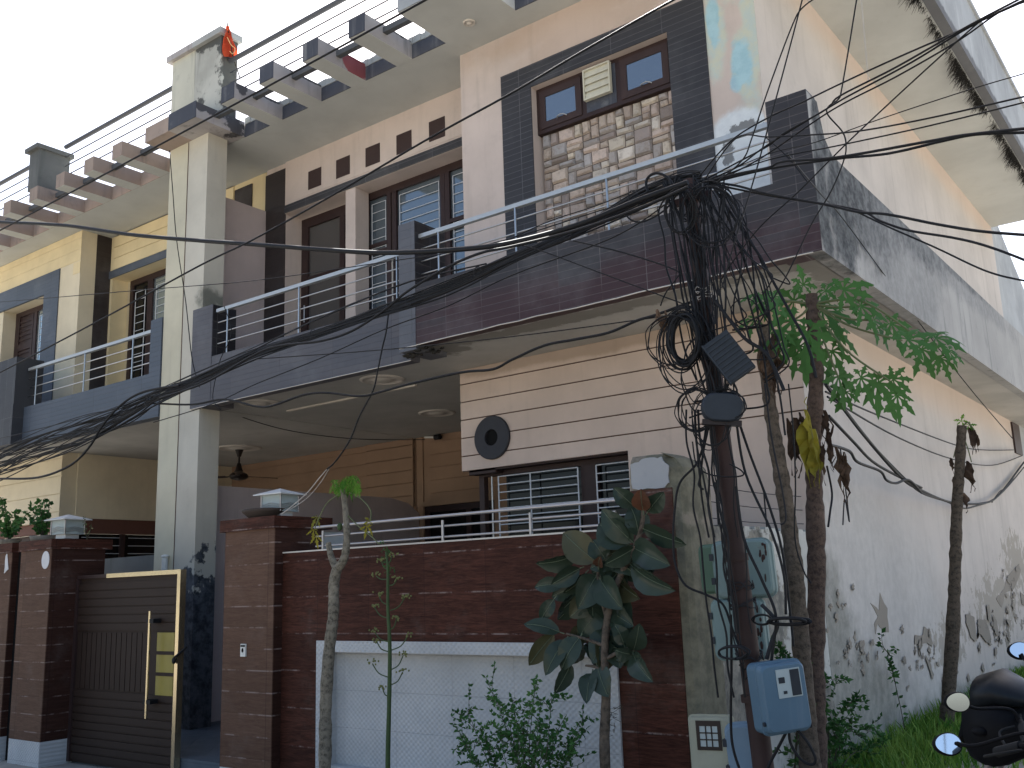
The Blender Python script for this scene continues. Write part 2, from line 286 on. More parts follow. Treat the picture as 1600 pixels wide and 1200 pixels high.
M['flag_trim'] = plain('gold_flag_tinsel', (.75, .45, .2), .5)
M['switch_white'] = plain('white_switch_plastic', (.65, .65, .60), .4)
M['whitewash'] = plain('whitewash_mark', (.62, .62, .62), .8)
M['bike_dark'] = plain('dark_navy_paint', (.004, .006, .011), .5, 0, .3, 8, .12)
M['bike_black'] = plain('black_bike_plastic', (.005, .005, .006), .6, 0, .4, 30, .12)
M['bike_visor'] = plain('smoked_visor', (.008, .010, .012), .4, 0, .6, 40, .22)
M['rubber'] = plain('tyre_rubber', (.018, .018, .018), .85)
M['mirror'] = plain('mirror_glass', (.85, .88, .9), .03, 1, 0, 2)
M['red_glass'] = plain('red_lens', (.35, .01, .02), .2)
M['pvc'] = plain('white_pvc', (.62, .62, .58), .5)
M['pvc_grey'] = plain('dusty_pipe', (.30, .27, .25), .6)
M['root'] = plain('dry_root', (.035, .033, .03), .95)
M['silver'] = plain('silver_badge', (.8, .8, .82), .2, 1, .02)
def glassm(name, tint, rough=.06, spec=.9):
    n = NT(name); return n.fin(tint, rough, 0, spec)
M['glass'] = glassm('blue_reflective_glass', (.030, .045, .058), .04, 1.0); M['glass'].node_tree.nodes['Principled BSDF'].inputs['IOR'].default_value = 2.1; M['glass'].node_tree.nodes['Principled BSDF'].inputs['Metallic'].default_value = .08
M['glass_grey'] = glassm('grey_door_glass', (.085, .078, .072), .2, .7)
M['glass_sky'] = glassm('pale_reflective_glass', (.42, .50, .53), .08, 1.0); M['glass_sky'].node_tree.nodes['Principled BSDF'].inputs['Metallic'].default_value = .75
M['glass_mid'] = glassm('blue_window_glass', (.16, .20, .23), .05, 1.0); M['glass_mid'].node_tree.nodes['Principled BSDF'].inputs['Metallic'].default_value = .55
M['glass_dark'] = glassm('dark_window_glass', (.006, .007, .008), .1, .3)
def stonem():
    n = NT('cut_stone_tile'); a = n.t.nodes.new('ShaderNodeAttribute'); a.attribute_name = 'tone'
    v = n.noise(16, 7, .7); c = n.mix(n.ramp(v, .2, .55), (.24, .19, .15), a.outputs['Color'])
    n.bump(n.noise(22, 7, .7), .9, .02); return n.fin(c, .7, 0, .3)
M['stone'] = stonem()
M['mortar'] = plain('stone_joint', (.13, .105, .085), .9)

# ------------------------------------------------------------------ mesh builder
class MB:
    def __init__(s): s.v = []; s.f = []; s.mi = []; s.tone = {}; s.sm = set()
    def add(s, vs, fs, mi=0, smooth=False):
        o = len(s.v); s.v += [Vector(q) for q in vs]
        for f in fs:
            if smooth: s.sm.add(len(s.f))
            s.f.append(tuple(o+i for i in f)); s.mi.append(mi)
        return s
    def box(s, x0, x1, y0, y1, z0, z1, mi=0):
        return s.add([(x0, y0, z0), (x1, y0, z0), (x1, y1, z0), (x0, y1, z0), (x0, y0, z1), (x1, y0, z1), (x1, y1, z1), (x0, y1, z1)],
              [(0, 3, 2, 1), (4, 5, 6, 7), (0, 1, 5, 4), (1, 2, 6, 5), (2, 3, 7, 6), (3, 0, 4, 7)], mi)
    def obox(s, T, x0, x1, y0, y1, z0, z1, mi=0):
        vs = [T @ Vector(q) for q in [(x0, y0, z0), (x1, y0, z0), (x1, y1, z0), (x0, y1, z0), (x0, y0, z1), (x1, y0, z1), (x1, y1, z1), (x0, y1, z1)]]
        return s.add(vs, [(0, 3, 2, 1), (4, 5, 6, 7), (0, 1, 5, 4), (1, 2, 6, 5), (2, 3, 7, 6), (3, 0, 4, 7)], mi)
    def prism(s, pts, vec, mi=0, smooth=False):
        n = len(pts); vec = Vector(vec); a = [Vector(p) for p in pts]; b = [p+vec for p in a]
        s.add(a+b, [tuple(range(n))[::-1], tuple(range(n, 2*n))], mi)
        s.add(a+b, [(i, (i+1) % n, n+(i+1) % n, n+i) for i in range(n)], mi, smooth)
        return s
    def tube(s, pts, r, n=6, mi=0, cap=True, smooth=True):
        pts = [Vector(p) for p in pts]; N = len(pts)
        rs = r if isinstance(r, (list, tuple)) else [r]*N
        up = None; rings = []
        for i, p in enumerate(pts):
            t = (pts[min(i+1, N-1)] - pts[max(i-1, 0)])
            if t.length < 1e-9: t = Vector((0, 0, 1))
            t.normalize()
            if up is None: up = t.orthogonal().normalized()
            up = (up - t*up.dot(t)); up = up.normalized() if up.length > 1e-6 else t.orthogonal().normalized()
            w = t.cross(up); rings.append([p + (up*math.cos(2*math.pi*j/n) + w*math.sin(2*math.pi*j/n))*rs[i] for j in range(n)])
        vs = [q for g in rings for q in g]; fs = []
        for i in range(N-1):
            for j in range(n): fs.append((i*n+j, i*n+(j+1) % n, (i+1)*n+(j+1) % n, (i+1)*n+j))
        s.add(vs, fs, mi, smooth)
        if cap:
            s.add(rings[0], [tuple(range(n))[::-1]], mi); s.add(rings[-1], [tuple(range(n))], mi)
        return s
    def ell(s, c, rx, ry, rz, nu=14, nv=9, mi=0, T=None):
        vs = []; c = Vector(c)
        for i in range(nv+1):
            a = math.pi*i/nv
            for j in range(nu):
                b = 2*math.pi*j/nu; q = Vector((rx*math.sin(a)*math.cos(b), ry*math.sin(a)*math.sin(b), rz*math.cos(a)))
                vs.append(c + (T @ q if T else q))
        fs = [(i*nu+j, (i+1)*nu+j, (i+1)*nu+(j+1) % nu, i*nu+(j+1) % nu) for i in range(nv) for j in range(nu)]
        return s.add(vs, fs, mi, True)
    def build(s, name, mats, parent=None, origin=None):
        me = bpy.data.meshes.new(name)
        if isinstance(mats, str): mats = [mats]
        for q in mats: me.materials.append(M[q])
        if origin is None:
            origin = parent_world(parent) if parent is not None else (Vector((sum(v.x for v in s.v), sum(v.y for v in s.v), 0))/max(1, len(s.v)) + Vector((0, 0, min(v.z for v in s.v))))
        origin = Vector(origin)
        me.from_pydata([tuple(v-origin) for v in s.v], [], s.f)
        me.polygons.foreach_set('material_index', s.mi)
        if s.sm: me.polygons.foreach_set('use_smooth', [i in s.sm for i in range(len(s.f))])
        if s.tone:
            at = me.color_attributes.new('tone', 'FLOAT_COLOR', 'CORNER')
            for p in me.polygons:
                c = s.tone.get(p.index, (.3, .25, .2))
                for li in p.loop_indices: at.data[li].color = (*c, 1)
        me.update()
        o = bpy.data.objects.new(name, me); COL.objects.link(o)
        if parent is not None:
            o.parent = parent; o.location = origin - parent_world(parent)
        else: o.location = origin
        return o
def parent_world(p):
    v = Vector((0, 0, 0))
    while p is not None: v += p.location; p = p.parent
    return v
def thing(name, label, cat, loc=(0, 0, 0), group=None):
    o = bpy.data.objects.new(name, None); COL.objects.link(o); o.location = loc; o.empty_display_size = .1
    return tag(o, label, cat, group)
def tag(o, label=None, cat=None, group=None, kind=None):
    if label: o['label'] = label
    if cat: o['category'] = cat
    if group: o['group'] = group
    if kind: o['kind'] = kind
    return o
def smooth(pts, k_=6):
    pts = [Vector(p) for p in pts]
    if len(pts) < 3: return [pts[0].lerp(pts[-1], i/k_) for i in range(k_+1)]
    out = []
    for i in range(len(pts)-1):
        p0 = pts[max(i-1, 0)]; p1 = pts[i]; p2 = pts[i+1]; p3 = pts[min(i+2, len(pts)-1)]
        for j in range(k_):
            t = j/k_
            out.append(.5*((2*p1) + (p2-p0)*t + (2*p0-5*p1+4*p2-p3)*t*t + (3*p1-p0-3*p2+p3)*t**3))
    out.append(pts[-1]); return out

# ================================================================== SETTING
GZ = -.16
g = MB(); g.add([(-400, -400, GZ), (400, -400, GZ), (400, 900, GZ), (-400, 900, GZ)], [(0, 1, 2, 3)])
tag(g.build('ground', 'soil', origin=(0, 0, 0)), kind='structure')
g = MB(); g.add([(-60, -5.5, GZ+.004), (60, -5.5, GZ+.004), (60, 4.6, GZ+.004), (-60, 4.6, GZ+.004)], [(0, 1, 2, 3)])
tag(g.build('road', 'road', origin=(0, 0, 0)), kind='structure')
g = MB(); g.box(-1.6, .9, 5.2, 30, GZ, .006)
tag(g.build('path', 'road', origin=(0, 0, 0)), kind='structure')
g = MB(); g.box(-3.03, -1.602, 5.9, 30, GZ, .0); tag(g.build('planting_bed', 'soil', origin=(0, 0, 0)), kind='structure')

# ================================================================== PINK HOUSE
HL = thing('house', 'peach two-storey house with stone panel, dark red tiled balcony and weathered grey side parapet', 'house', (-7, 8.4, 0))
def grooves(mb, x0, x1, yface, z0, z1, pitch, gap=.014, proud=.02, mi=0, zstart=None):
    """boards standing proud of a backing wall, leaving shadow gaps"""
    z = (zstart if zstart is not None else z0); edges = [z0]
    while z < z1:
        if z > z0+.02: edges.append(z)
        z += pitch
    edges.append(z1)
    for a, b in zip(edges, edges[1:]):
        mb.box(x0, x1, yface, yface+proud, a + (gap/2 if a > z0 else 0), b - (gap/2 if b < z1 else 0), mi)
XS = -3.03
# ground floor front wall
b = MB()
b.box(-7.05, XS-.003, 8.44, 8.70, 2.88, 4.05); b.box(-4.88, XS-.003, 8.44, 8.70, 0, 2.88); b.box(-6.6, -4.88, 8.44, 8.70, 0, .95)
b.box(-7.05, -6.6, 8.70, 11.8, 2.88, 4.05)
grooves(b, -7.05, XS-.003, 8.42, 2.88, 4.05, .208, zstart=3.045-.208*0)
b.box(-4.88, XS-.003, 8.42, 8.44, 0, 2.88)
b.build('front_wall', 'peach_lower', HL)
b = MB(); b.box(-7.047, XS-.006, 8.437, 8.439, 2.9, 4.04); b.build('wall_groove_shade', 'groove', HL)  # dark sheet behind the boards, deepens the shade of the gaps by colour
# side wall, both storeys
b = MB(); b.box(XS-.25, XS-.003, 8.72, 18.93, 0, 4.05); b.box(XS-.25, XS-.003, 8.52, 18.93, 4.05, 7.75); b.box(XS-.003, XS, 8.422, 18.93, 0, 4.05); b.box(XS-.003, XS, 8.082, 18.93, 4.05, 7.75)
b.build('side_wall', 'side_wall', HL)
b = MB(); b.prism([(XS, 18.93, 0), (XS, 26, 0), (XS, 26, 5.0), (XS, 21.7, 7.2), (XS, 19.55, 8.06), (XS, 18.93, 7.88)], (-.2, 0, 0)); b.build('rear_wall', 'fascia', HL)
# floor slab + soffit (first floor)
b = MB(); b.box(-10.9, -6.8, 7.48, 13, 4.052, 4.2); b.box(-6.8, -2.45, 7.30, 13, 4.052, 4.2); b.box(-2.46, -2.335, 7.3, 26, 4.052, 4.2); b.box(XS, -2.46, 13, 26, 4.052, 4.2)
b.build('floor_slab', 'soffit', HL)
# right balcony cladding (front panel + left and right piers)
b = MB(); b.box(-6.57, -2.67, 7.16, 7.30, 4.05, 4.69); b.box(-2.67, -2.33, 7.158, 7.36, 4.048, 5.40)
b.build('balcony_panel', 'balcony_tile', HL)
b = MB(); b.box(-6.80, -6.57, 7.155, 7.64, 4.0, 5.40, 0)
b.add([(-6.567, 7.16, 4.69), (-6.567, 7.64, 4.69), (-6.567, 7.64, 5.40), (-6.567, 7.16, 5.40)], [(0, 1, 2, 3)], 1)
b.build('balcony_pier', ['pier_tile', 'slate_tile_y'], HL)
b = MB()   # side parapet with its curved drop behind the front pier
pr = [(7.165, 4.045), (26, 4.045), (26, 5.0), (7.66, 5.0), (7.50, 5.10), (7.44, 5.26), (7.40, 5.385), (7.165, 5.385)]
b.prism([(-2.327, y, z) for y, z in pr], (-.12, 0, 0)); b.build('side_parapet', 'parapet_side', HL)
b = MB(); pts = [(-6.8+.22*i, 7.154+random.uniform(0, .003), 4.046+random.uniform(-.006, .006)) for i in range(21)]
b.tube(pts, .006, 4); b.build('drip_line', 'rose_white', HL)
b = MB()   # broken render at the left soffit corner
for i in range(26):
    x = -6.82+random.random()*.42; y = 7.2+random.random()*.2; b.ell((x, y, 4.0+random.uniform(-.03, .03)), random.uniform(.015, .05), random.uniform(.015, .04), random.uniform(.008, .025), 6, 4)
b.build('crumbling_render', 'root', HL)
# left balcony
b = MB(); b.box(-10.25, -6.80, 7.33, 7.47, 3.95, 4.58); b.box(-10.25, -6.81, 7.472, 7.478, 3.955, 4.2)
b.build('left_balcony_panel', 'balcony_tile_left', HL)
b = MB(); b.box(-10.67, -10.25, 7.325, 7.347, 3.945, 5.27); b.box(-10.497, -10.25, 7.347, 7.69, 3.945, 5.27)
b.add([(-10.247, 7.335, 4.58), (-10.247, 7.69, 4.58), (-10.247, 7.69, 5.268), (-10.247, 7.335, 5.268)], [(0, 1, 2, 3)], 1)
b.build('left_balcony_pier', ['balcony_tile_left', 'slate_tile_y'], HL)
b = MB(); b.tube([(-10.67, 7.323, 3.945), (-9, 7.328, 3.948), (-6.8, 7.328, 3.948)], .005, 4); b.build('drip_line', 'rose_white', HL)
# upper front room wall with stone panel recess
b = MB()
b.box(-6.65, XS-.003, 8.08, 8.10, 6.98, 7.75); b.box(-6.65, -5.64, 8.08, 8.10, 4.2, 6.98); b.box(-3.95, XS-.003, 8.08, 8.10, 4.2, 6.98)
b.box(-6.65, XS-.003, 8.26, 8.5, 4.2, 7.75); b.box(-6.65, -5.64, 8.10, 8.26, 4.2, 7.75); b.box(-3.95, XS-.003, 8.10, 8.26, 4.2, 7.75); b.box(-5.64, -3.95, 8.10, 8.26, 6.98, 7.75)
b.box(-6.65, -6.4, 8.5, 9.2, 4.2, 7.75)
b.build('upper_wall', 'peach_upper', HL)
b = MB(); b.box(-6.05, -3.54, 8.066, 8.08, 6.982, 7.25); b.box(-6.05, -5.642, 8.066, 8.08, 4.2, 6.982); b.box(-3.948, -3.54, 8.066, 8.08, 4.2, 6.982)
b.build('tile_frame', 'slate_tile', HL)
def stones(x0, x1, z0, z1, y, u=.105):
    mb = MB(); mb.box(x0, x1, y, y+.02, z0, z1, 1); nx = int(round((x1-x0)/u)); nz = int(round((z1-z0)/(u*.72))); dx = (x1-x0)/nx; dz = (z1-z0)/nz
    used = [[False]*nz for _ in range(nx)]; rnd = random.Random(3)
    tones = [(.42, .35, .29), (.37, .30, .25), (.48, .42, .34), (.30, .27, .25), (.42, .34, .29), (.25, .21, .19), (.50, .45, .39), (.34, .32, .31)]
    for j in range(nz):
        for i in range(nx):
            if used[i][j]: continue
            w, h = rnd.choice([(1, 2), (2, 1), (2, 2), (2, 2), (1, 1), (2, 1), (1, 2)])
            while w > 1 and (i+w > nx or used[i+w-1][j]): w -= 1
            while h > 1 and (j+h > nz or used[i][j+h-1] or (w > 1 and used[i+w-1][j+h-1])): h -= 1
            for a in range(w):
                for c in range(h): used[i+a][j+c] = True
            g_ = .005; X0 = x0+i*dx+g_; X1 = x0+(i+w)*dx-g_; Z0 = z0+j*dz+g_; Z1 = z0+(j+h)*dz-g_; jt = lambda: rnd.uniform(-.006, .006)
            d = rnd.uniform(.014, .034); e = .014
            o = [(X0+jt(), Z0+jt()), (X1+jt(), Z0+jt()), (X1+jt(), Z1+jt()), (X0+jt(), Z1+jt())]
            cx, cz = (X0+X1)/2, (Z0+Z1)/2
            inn = [(p[0]+(e if p[0] < cx else -e), p[1]+(e if p[1] < cz else -e)) for p in o]
            vs = [(p[0], y-.001, p[1]) for p in o] + [(p[0], y-d+rnd.uniform(-.006, .006), p[1]) for p in inn] + [(cx+jt(), y-d-.005, cz+jt())]
            k0 = len(mb.f); mb.add(vs, [(0, 1, 5, 4), (1, 2, 6, 5), (2, 3, 7, 6), (3, 0, 4, 7), (4, 5, 8), (5, 6, 8), (6, 7, 8), (7, 4, 8)], 0)
            t = rnd.choice(tones); f = rnd.uniform(1.0, 1.45)
            for q in range(k0, len(mb.f)): mb.tone[q] = k(t, f)
    return mb
stones(-5.62, -3.965, 4.5, 6.44, 8.238).build('stone_cladding', ['stone', 'mortar'], HL)
# high window strip in the stone panel
def frame_rect(mb, x0, x1, z0, z1, y, w, d=.06, mi=0):
    mb.box(x0, x1, y, y+d, z1-w, z1, mi); mb.box(x0, x1, y, y+d, z0, z0+w, mi); mb.box(x0, x0+w, y+.0015, y+d-.0015, z0+w, z1-w, mi); mb.box(x1-w, x1, y+.0015, y+d-.0015, z0+w, z1-w, mi)
b = MB(); frame_rect(b, -5.64, -3.955, 6.44, 6.98, 8.17, .045, .08); b.box(-5.05, -4.99, 8.172, 8.25, 6.485, 6.935); b.box(-4.62, -4.56, 8.172, 8.25, 6.485, 6.935)
w = b.build('window', 'frame_brown', HL)
for (a0, a1) in ((-5.595, -5.05), (-4.56, -4.0)):
    s_ = MB(); frame_rect(s_, a0, a1, 6.487, 6.933, 8.158, .075, .02); s_.build('sash', 'frame_brown2', w)
    s_ = MB(); s_.box(a0+.07, a1-.07, 8.168, 8.171, 6.555, 6.865); s_.build('pane', 'glass', w)
    s_ = MB(); cx = (a0+a1)/2+.02; s_.tube(smooth([(cx-.06, 8.158, 6.545), (cx-.045, 8.135, 6.56), (cx+.02, 8.13, 6.565), (cx+.06, 8.158, 6.548)]), .008, 6); s_.build('handle', 'steel', w)
b = MB(); b.box(-4.99, -4.62, 8.166, 8.172, 6.485, 6.935); b.build('fixed_panel', 'slate_paint', w)
b = MB(); frame_rect(b, -4.985, -4.655, 6.60, 6.95, 8.10, .014, .05)
for i in range(4): z = 6.615+i*.082; b.add([(-4.97, 8.108, z), (-4.67, 8.108, z), (-4.67, 8.132, z+.088), (-4.97, 8.132, z+.088)], [(0, 1, 2, 3)]); b.box(-4.97, -4.67, 8.108, 8.112, z-.004, z)
b.box(-4.97, -4.67, 8.14, 8.146, 6.614, 6.936); b.build('louvre_vent', 'vent_cream', w)
# recessed balcony wall: pilaster, lintel strip, dark squares, opening
b = MB(); b.box(-10.46, -6.65, 8.65, 9.0, 6.95, 7.75); b.box(-9.20, -9.01, 8.652, 8.9, 4.2, 6.948); b.box(-10.9, -10.46, 8.67, 9.05, 4.2, 7.75)
b.box(-10.46, -6.65, 8.985, 9.05, 4.2, 4.25); b.box(-6.66, -6.652, 8.102, 9.0, 4.2, 7.0); b.build('recess_wall', 'peach_upper', HL)
b = MB(); b.box(-10.905, -10.462, 8.648, 8.67, 4.2, 7.66); b.build('pilaster', 'pilaster_tile', HL)
b = MB(); b.box(-10.462, -6.65, 8.636, 8.65, 6.955, 7.07); b.build('lintel_strip', 'slate_tile', HL)
b = MB(); b.box(-10.2, -6.65, 8.642, 8.65, 7.10, 7.115); b.build('plaster_bead', 'peach_upper', HL)
for x in (-9.825, -9.25, -8.675, -8.10, -7.525):
    b = MB(); b.box(x-.135, x+.135, 8.645, 8.65, 7.175, 7.45); b.build('square_tile', 'brown_sq', HL)
def grille(parent, x0, x1, z0, z1, y, n, r=.006, vert=(), mat_='grille_white'):
    mb = MB()
    for i in range(n): z = z0+(z1-z0)*i/(n-1); mb.tube([(x0, y, z), (x1, y, z)], r, 5)
    for x in (x0, x1)+tuple(vert): mb.tube([(x, y, z0), (x, y, z1)], r*1.3, 5)
    return mb.build('grille', mat_, parent)
# balcony door
b = MB(); frame_rect(b, -10.42, -9.2, 4.2, 6.92, 8.93, .14, .07); b.box(-9.62, -9.52, 8.932, 8.99, 4.34, 6.78)
for z in (6.3, 5.75, 5.2, 4.75): b.box(-9.52, -9.34, 8.934, 8.988, z, z+.07)
for z in (5.93, 5.05): b.box(-10.28, -9.62, 8.934, 8.988, z, z+.09)
d = b.build('balcony_door', 'frame_brown', HL)
b = MB(); b.box(-10.28, -9.34, 8.965, 8.97, 4.34, 6.78); b.build('pane', 'glass_grey', d); b = MB(); b.box(-9.63, -9.54, 8.945, 8.964, 4.34, 6.78); b.box(-10.28, -9.63, 8.945, 8.964, 5.95, 6.02); b.box(-9.54, -9.34, 8.945, 8.964, 6.35, 6.42); b.box(-9.54, -9.34, 8.945, 8.964, 5.3, 5.37); b.box(-10.28, -9.63, 8.945, 8.964, 5.1, 5.17); b.build('glazing_bar', 'frame_brown', d)
b = MB(); b.tube([(-10.31, 8.9, 5.35), (-10.31, 8.9, 5.6)], .012); b.build('handle', 'steel_dull', d)
# balcony window: shutter bay, wide bay, narrow bay
b = MB(); frame_rect(b, -9.15, -6.66, 4.2, 6.95, 8.93, .10, .07)
for x in (-8.70, -8.60, -7.74, -7.66): b.box(x, x+.075, 8.931, 8.995, 4.3, 6.85)
for z in (6.15, 6.05, 5.1, 5.0): b.box(-9.05, -8.70, 8.934, 8.992, z, z+.05); b.box(-7.585, -6.76, 8.934, 8.992, z, z+.05)
w = b.build('window', 'frame_brown', HL)
b = MB(); b.box(-9.05, -8.7, 8.97, 8.975, 4.3, 6.85); b.box(-8.53, -7.74, 8.97, 8.975, 4.3, 6.85); b.box(-7.59, -6.76, 8.97, 8.975, 4.3, 6.85); b.build('pane', 'glass_mid', w)
grille(w, -9.0, -8.74, 4.35, 6.78, 8.955, 20, .005); grille(w, -8.48, -7.78, 4.35, 6.78, 8.955, 20, .005); grille(w, -7.54, -7.3, 4.35, 6.78, 8.955, 20, .005)
b = MB(); b.tube([(-8.57, 8.9, 4.3), (-8.57, 8.9, 6.0)], .012); b.build('rod', 'cable_pale', w)
# divider wall between the two balconies and ground floor porch divider
b = MB(); b.box(-10.93, -10.88, 7.66, 8.645, 4.2, 7.10); b.build('balcony_divider', 'divider', HL)
b = MB(); b.box(-10.94, -10.86, 7.66, 11.2, 0, 3.02); b.prism([(-10.86, 11.2, 0), (-10.86, 11.85, 0), (-10.86, 11.85, 2.80), (-10.86, 11.6, 2.95), (-10.86, 11.2, 3.02)], (-.08, 0, 0)); b.build('porch_divider', 'divider', HL)
# porch back wall
b = MB(); b.box(-10.9, -6.6, 11.87, 12.0, 2.9, 4.05); b.box(-9.3, -6.6, 11.87, 12.0, 0, 2.9); b.box(-10.9, -10.78, 11.87, 12, 0, 2.9); b.box(-10.78, -9.3, 11.87, 12, 0, 1.2)
grooves(b, -10.60, -6.6, 11.85, 2.98, 4.05, .21, zstart=3.1); b.box(-10.9, -10.76, 11.85, 11.87, 2.9, 4.05); b.box(-10.76, -6.6, 11.85, 11.87, 2.9, 2.98); b.build('porch_wall', 'porch_wall', HL)
b = MB(); frame_rect(b, -10.78, -9.3, 1.2, 2.9, 11.9, .1, .05); b.box(-9.9, -9.8, 11.902, 11.94, 1.3, 2.8); w = b.build('window', 'frame_brown', HL)
b = MB(); b.box(-10.68, -9.4, 11.93, 11.935, 1.3, 2.8); b.build('pane', 'glass_dark', w)
b = MB(); b.box(-6.62, -6.6, 8.9, 11.85, 0, 4.05); b.build('room_side_wall', 'porch_wall', HL)
# ground floor corner window
b = MB(); frame_rect(b, -6.95, -4.88, .95, 2.88, 8.60, .07, .08); b.box(-5.57, -5.37, 8.602, 8.67, 1.02, 2.81); b.box(-6.98, -6.60, 8.46, 8.60, 2.83, 2.878); b.box(-6.97, -4.9, 8.46, 8.60, 2.86, 2.879)
w = b.build('window', 'frame_brown', HL)
b = MB(); b.box(-6.6, -4.95, 8.655, 8.66, 1.02, 2.81); b.build('pane', 'glass_dark', w)
grille(w, -6.64, -5.58, 1.1, 2.79, 8.56, 20, .007, (-6.2,)); grille(w, -5.35, -4.92, 1.1, 2.79, 8.56, 20, .007)
b = MB()
for y in (8.62, 8.74, 9.0): b.tube([(-6.78, y, 1.0), (-6.78, y, 2.83)], .011, 5)
b.build('corner_bars', 'steel', w)
b = MB(); b.box(-5.58, -5.54, 8.64, 8.65, 1.2, 2.8); b.build('curtain_edge', 'vent_cream', w)
# round black disc
b = MB(); cx, cz = -6.59, 3.21
def disc(mb, c, r0, r1, y0, y1, n=48, mi=0):
    vs = []; 
    for (r, y) in ((r1, y1), (r1, y0+.006), (r1-.008, y0), (r0, y0), (r0, y1)):
        for j in range(n): a = 2*math.pi*j/n; vs.append((c[0]+r*math.cos(a), y, c[1]+r*math.sin(a)))
    mb.add(vs, [(i*n+j, i*n+(j+1) % n, (i+1)*n+(j+1) % n, (i+1)*n+j) for i in range(4) for j in range(n)], mi)
disc(b, (cx, cz), .092, .245, 8.385, 8.42); d = b.build('disc_vent', 'disc_black', HL)
b = MB(); b.prism([(cx+.092*math.cos(a*math.pi/12), 8.416, cz+.092*math.sin(a*math.pi/12)) for a in range(24)], (0, .003, 0)); b.build('opening', 'hole_black', d)
# roof slab, eave, fascia
b = MB(); b.box(-10.9, -2.04, 7.77, 18.95, 7.752, 7.95); b.box(-6.6, -5.59, 6.98, 7.77, 7.752, 7.95)
b.box(-5.07, -2.04, 6.98, 7.77, 7.752, 7.95)
b.build('roof_slab', 'eave', HL)
b = MB(); b.box(-2.042, -1.93, 6.98, 18.96, 7.745, 8.77); b.box(-2.06, -1.90, 6.98, 18.97, 8.77, 8.83); b.box(-6.6, -5.6, 6.965, 6.98, 7.755, 8.02); b.box(-5.07, -2.042, 6.965, 6.98, 7.755, 8.02); b.build('roof_fascia', 'fascia', HL)
b = MB(); b.box(-10.25, -6.6, 7.758, 7.77, 7.752, 7.93); b.box(-5.59, -5.0, 7.758, 7.77, 7.752, 7.93); b.build('slab_edge', 'slate_paint', HL)
b = MB()
for i in range(60):
    x = -10.25+i*.063; b.box(x, x+.0615, 7.75+random.uniform(-.006, .006), 7.9, 7.935, 8.02+random.uniform(-.012, .012))
b.build('coping', 'coping', HL)
for xr in (-7.12, -7.90, -8.70, -9.46):
    b = MB(); b.box(xr-.255, xr, 6.985, 7.77, 7.75, 7.97, 0); b.box(xr-.255, xr, 6.975, 6.985, 7.752, 7.972, 1); b.box(xr-.254, xr-.002, 6.99, 7.765, 7.746, 7.75, 2); b.build('pergola_beam', ['beam', 'slate_paint', 'eave'], HL)
b = MB(); b.box(-10.25, -6.6, 7.27, 7.34, 7.86, 7.93); b.build('tie_bar', 'tie_grey', HL)
b = MB(); b.box(-10.86, -10.25, 6.98, 7.75, 7.75, 7.97, 0); b.box(-10.86, -10.25, 6.97, 6.98, 7.752, 7.985, 1); b.build('tower_ledge', ['beam', 'slate_paint'], HL)
b = MB(); b.box(-10.858, -10.27, 7.35, 7.62, 7.97, 9.12, 0); b.build('roof_tower', 'tower', HL)
b = MB(); b.box(-10.858, -10.22, 7.29, 7.66, 9.12, 9.21); b.build('tower_cap', 'coping', HL)
b = MB(); b.box(-10.94, -10.5, 7.35, 7.66, 0, 7.75); b.build('column', 'column_white', HL)
b = MB(); b.tube([(-10.935, 7.347, .1), (-10.93, 7.347, 3), (-10.935, 7.347, 7.74)], .006, 4); b.build('column_joint', 'groove', HL)
def ceiling_ring(x, y, z, r, parent):
    mb = MB(); n = 36; prof = [(r, 0), (r*.97, -.012), (r*.85, -.02), (r*.8, -.008), (r*.45, -.008), (r*.40, -.022), (r*.15, -.03), (.001, -.03)]; vs = []
    for (q, dz) in prof:
        for j in range(n): a = 2*math.pi*j/n; vs.append((x+q*math.cos(a), y+q*math.sin(a), z+dz))
    mb.add(vs, [(i*n+j, i*n+(j+1) % n, (i+1)*n+(j+1) % n, (i+1)*n+j) for i in range(len(prof)-1) for j in range(n)], 0, True)
    return mb.build('ceiling_rose', 'rose_white', parent)
for px in ((405, 630), (597, 593), (683, 645)):
    p = oZ(px[0], px[1], 4.05); ceiling_ring(p.x, p.y, 4.051, .27, HL)
for px in ((733, 35),): p = oZ(px[0], px[1], 7.75); ceiling_ring(p.x, p.y, 7.751, .07, HL)
b = MB(); q0 = oZ(440, 640, 4.05); q1 = oZ(650, 601, 4.05); b.box(q0.x, q1.x, q1.y-.02, q1.y+.02, 4.03, 4.051); b.build('cornice_line', 'rose_white', HL)
# rusty vent window in the side wall
b = MB(); b.box(-3.03, -3.0, 18.15, 18.75, 3.5, 4.03); b.build('side_vent', 'brown_sq', HL)
# hanging dry roots along the eave
b = MB(); rnd = random.Random(5)
for i in range(4200):
    y = rnd.uniform(9, 18.9); dens = .62+.3*math.sin(y*2.1)+.3*math.sin(y*5.7)
    if rnd.random() > dens: continue
    x = -2.05-abs(rnd.gauss(0, .03)); L = rnd.uniform(.04, .22)*(.35+dens*.8); p = Vector((x, y, 7.75)); q = p+Vector((rnd.uniform(-.14, .0)*L*5, rnd.uniform(-.25, .25)*L, -L*rnd.uniform(.2, .8))); mid = (p+q)/2+Vector((0, 0, .01))
    b.tube([p, mid, q], [.0035, .003, .001], 3, cap=False)
b.build('eave_weed_roots', 'root', HL)
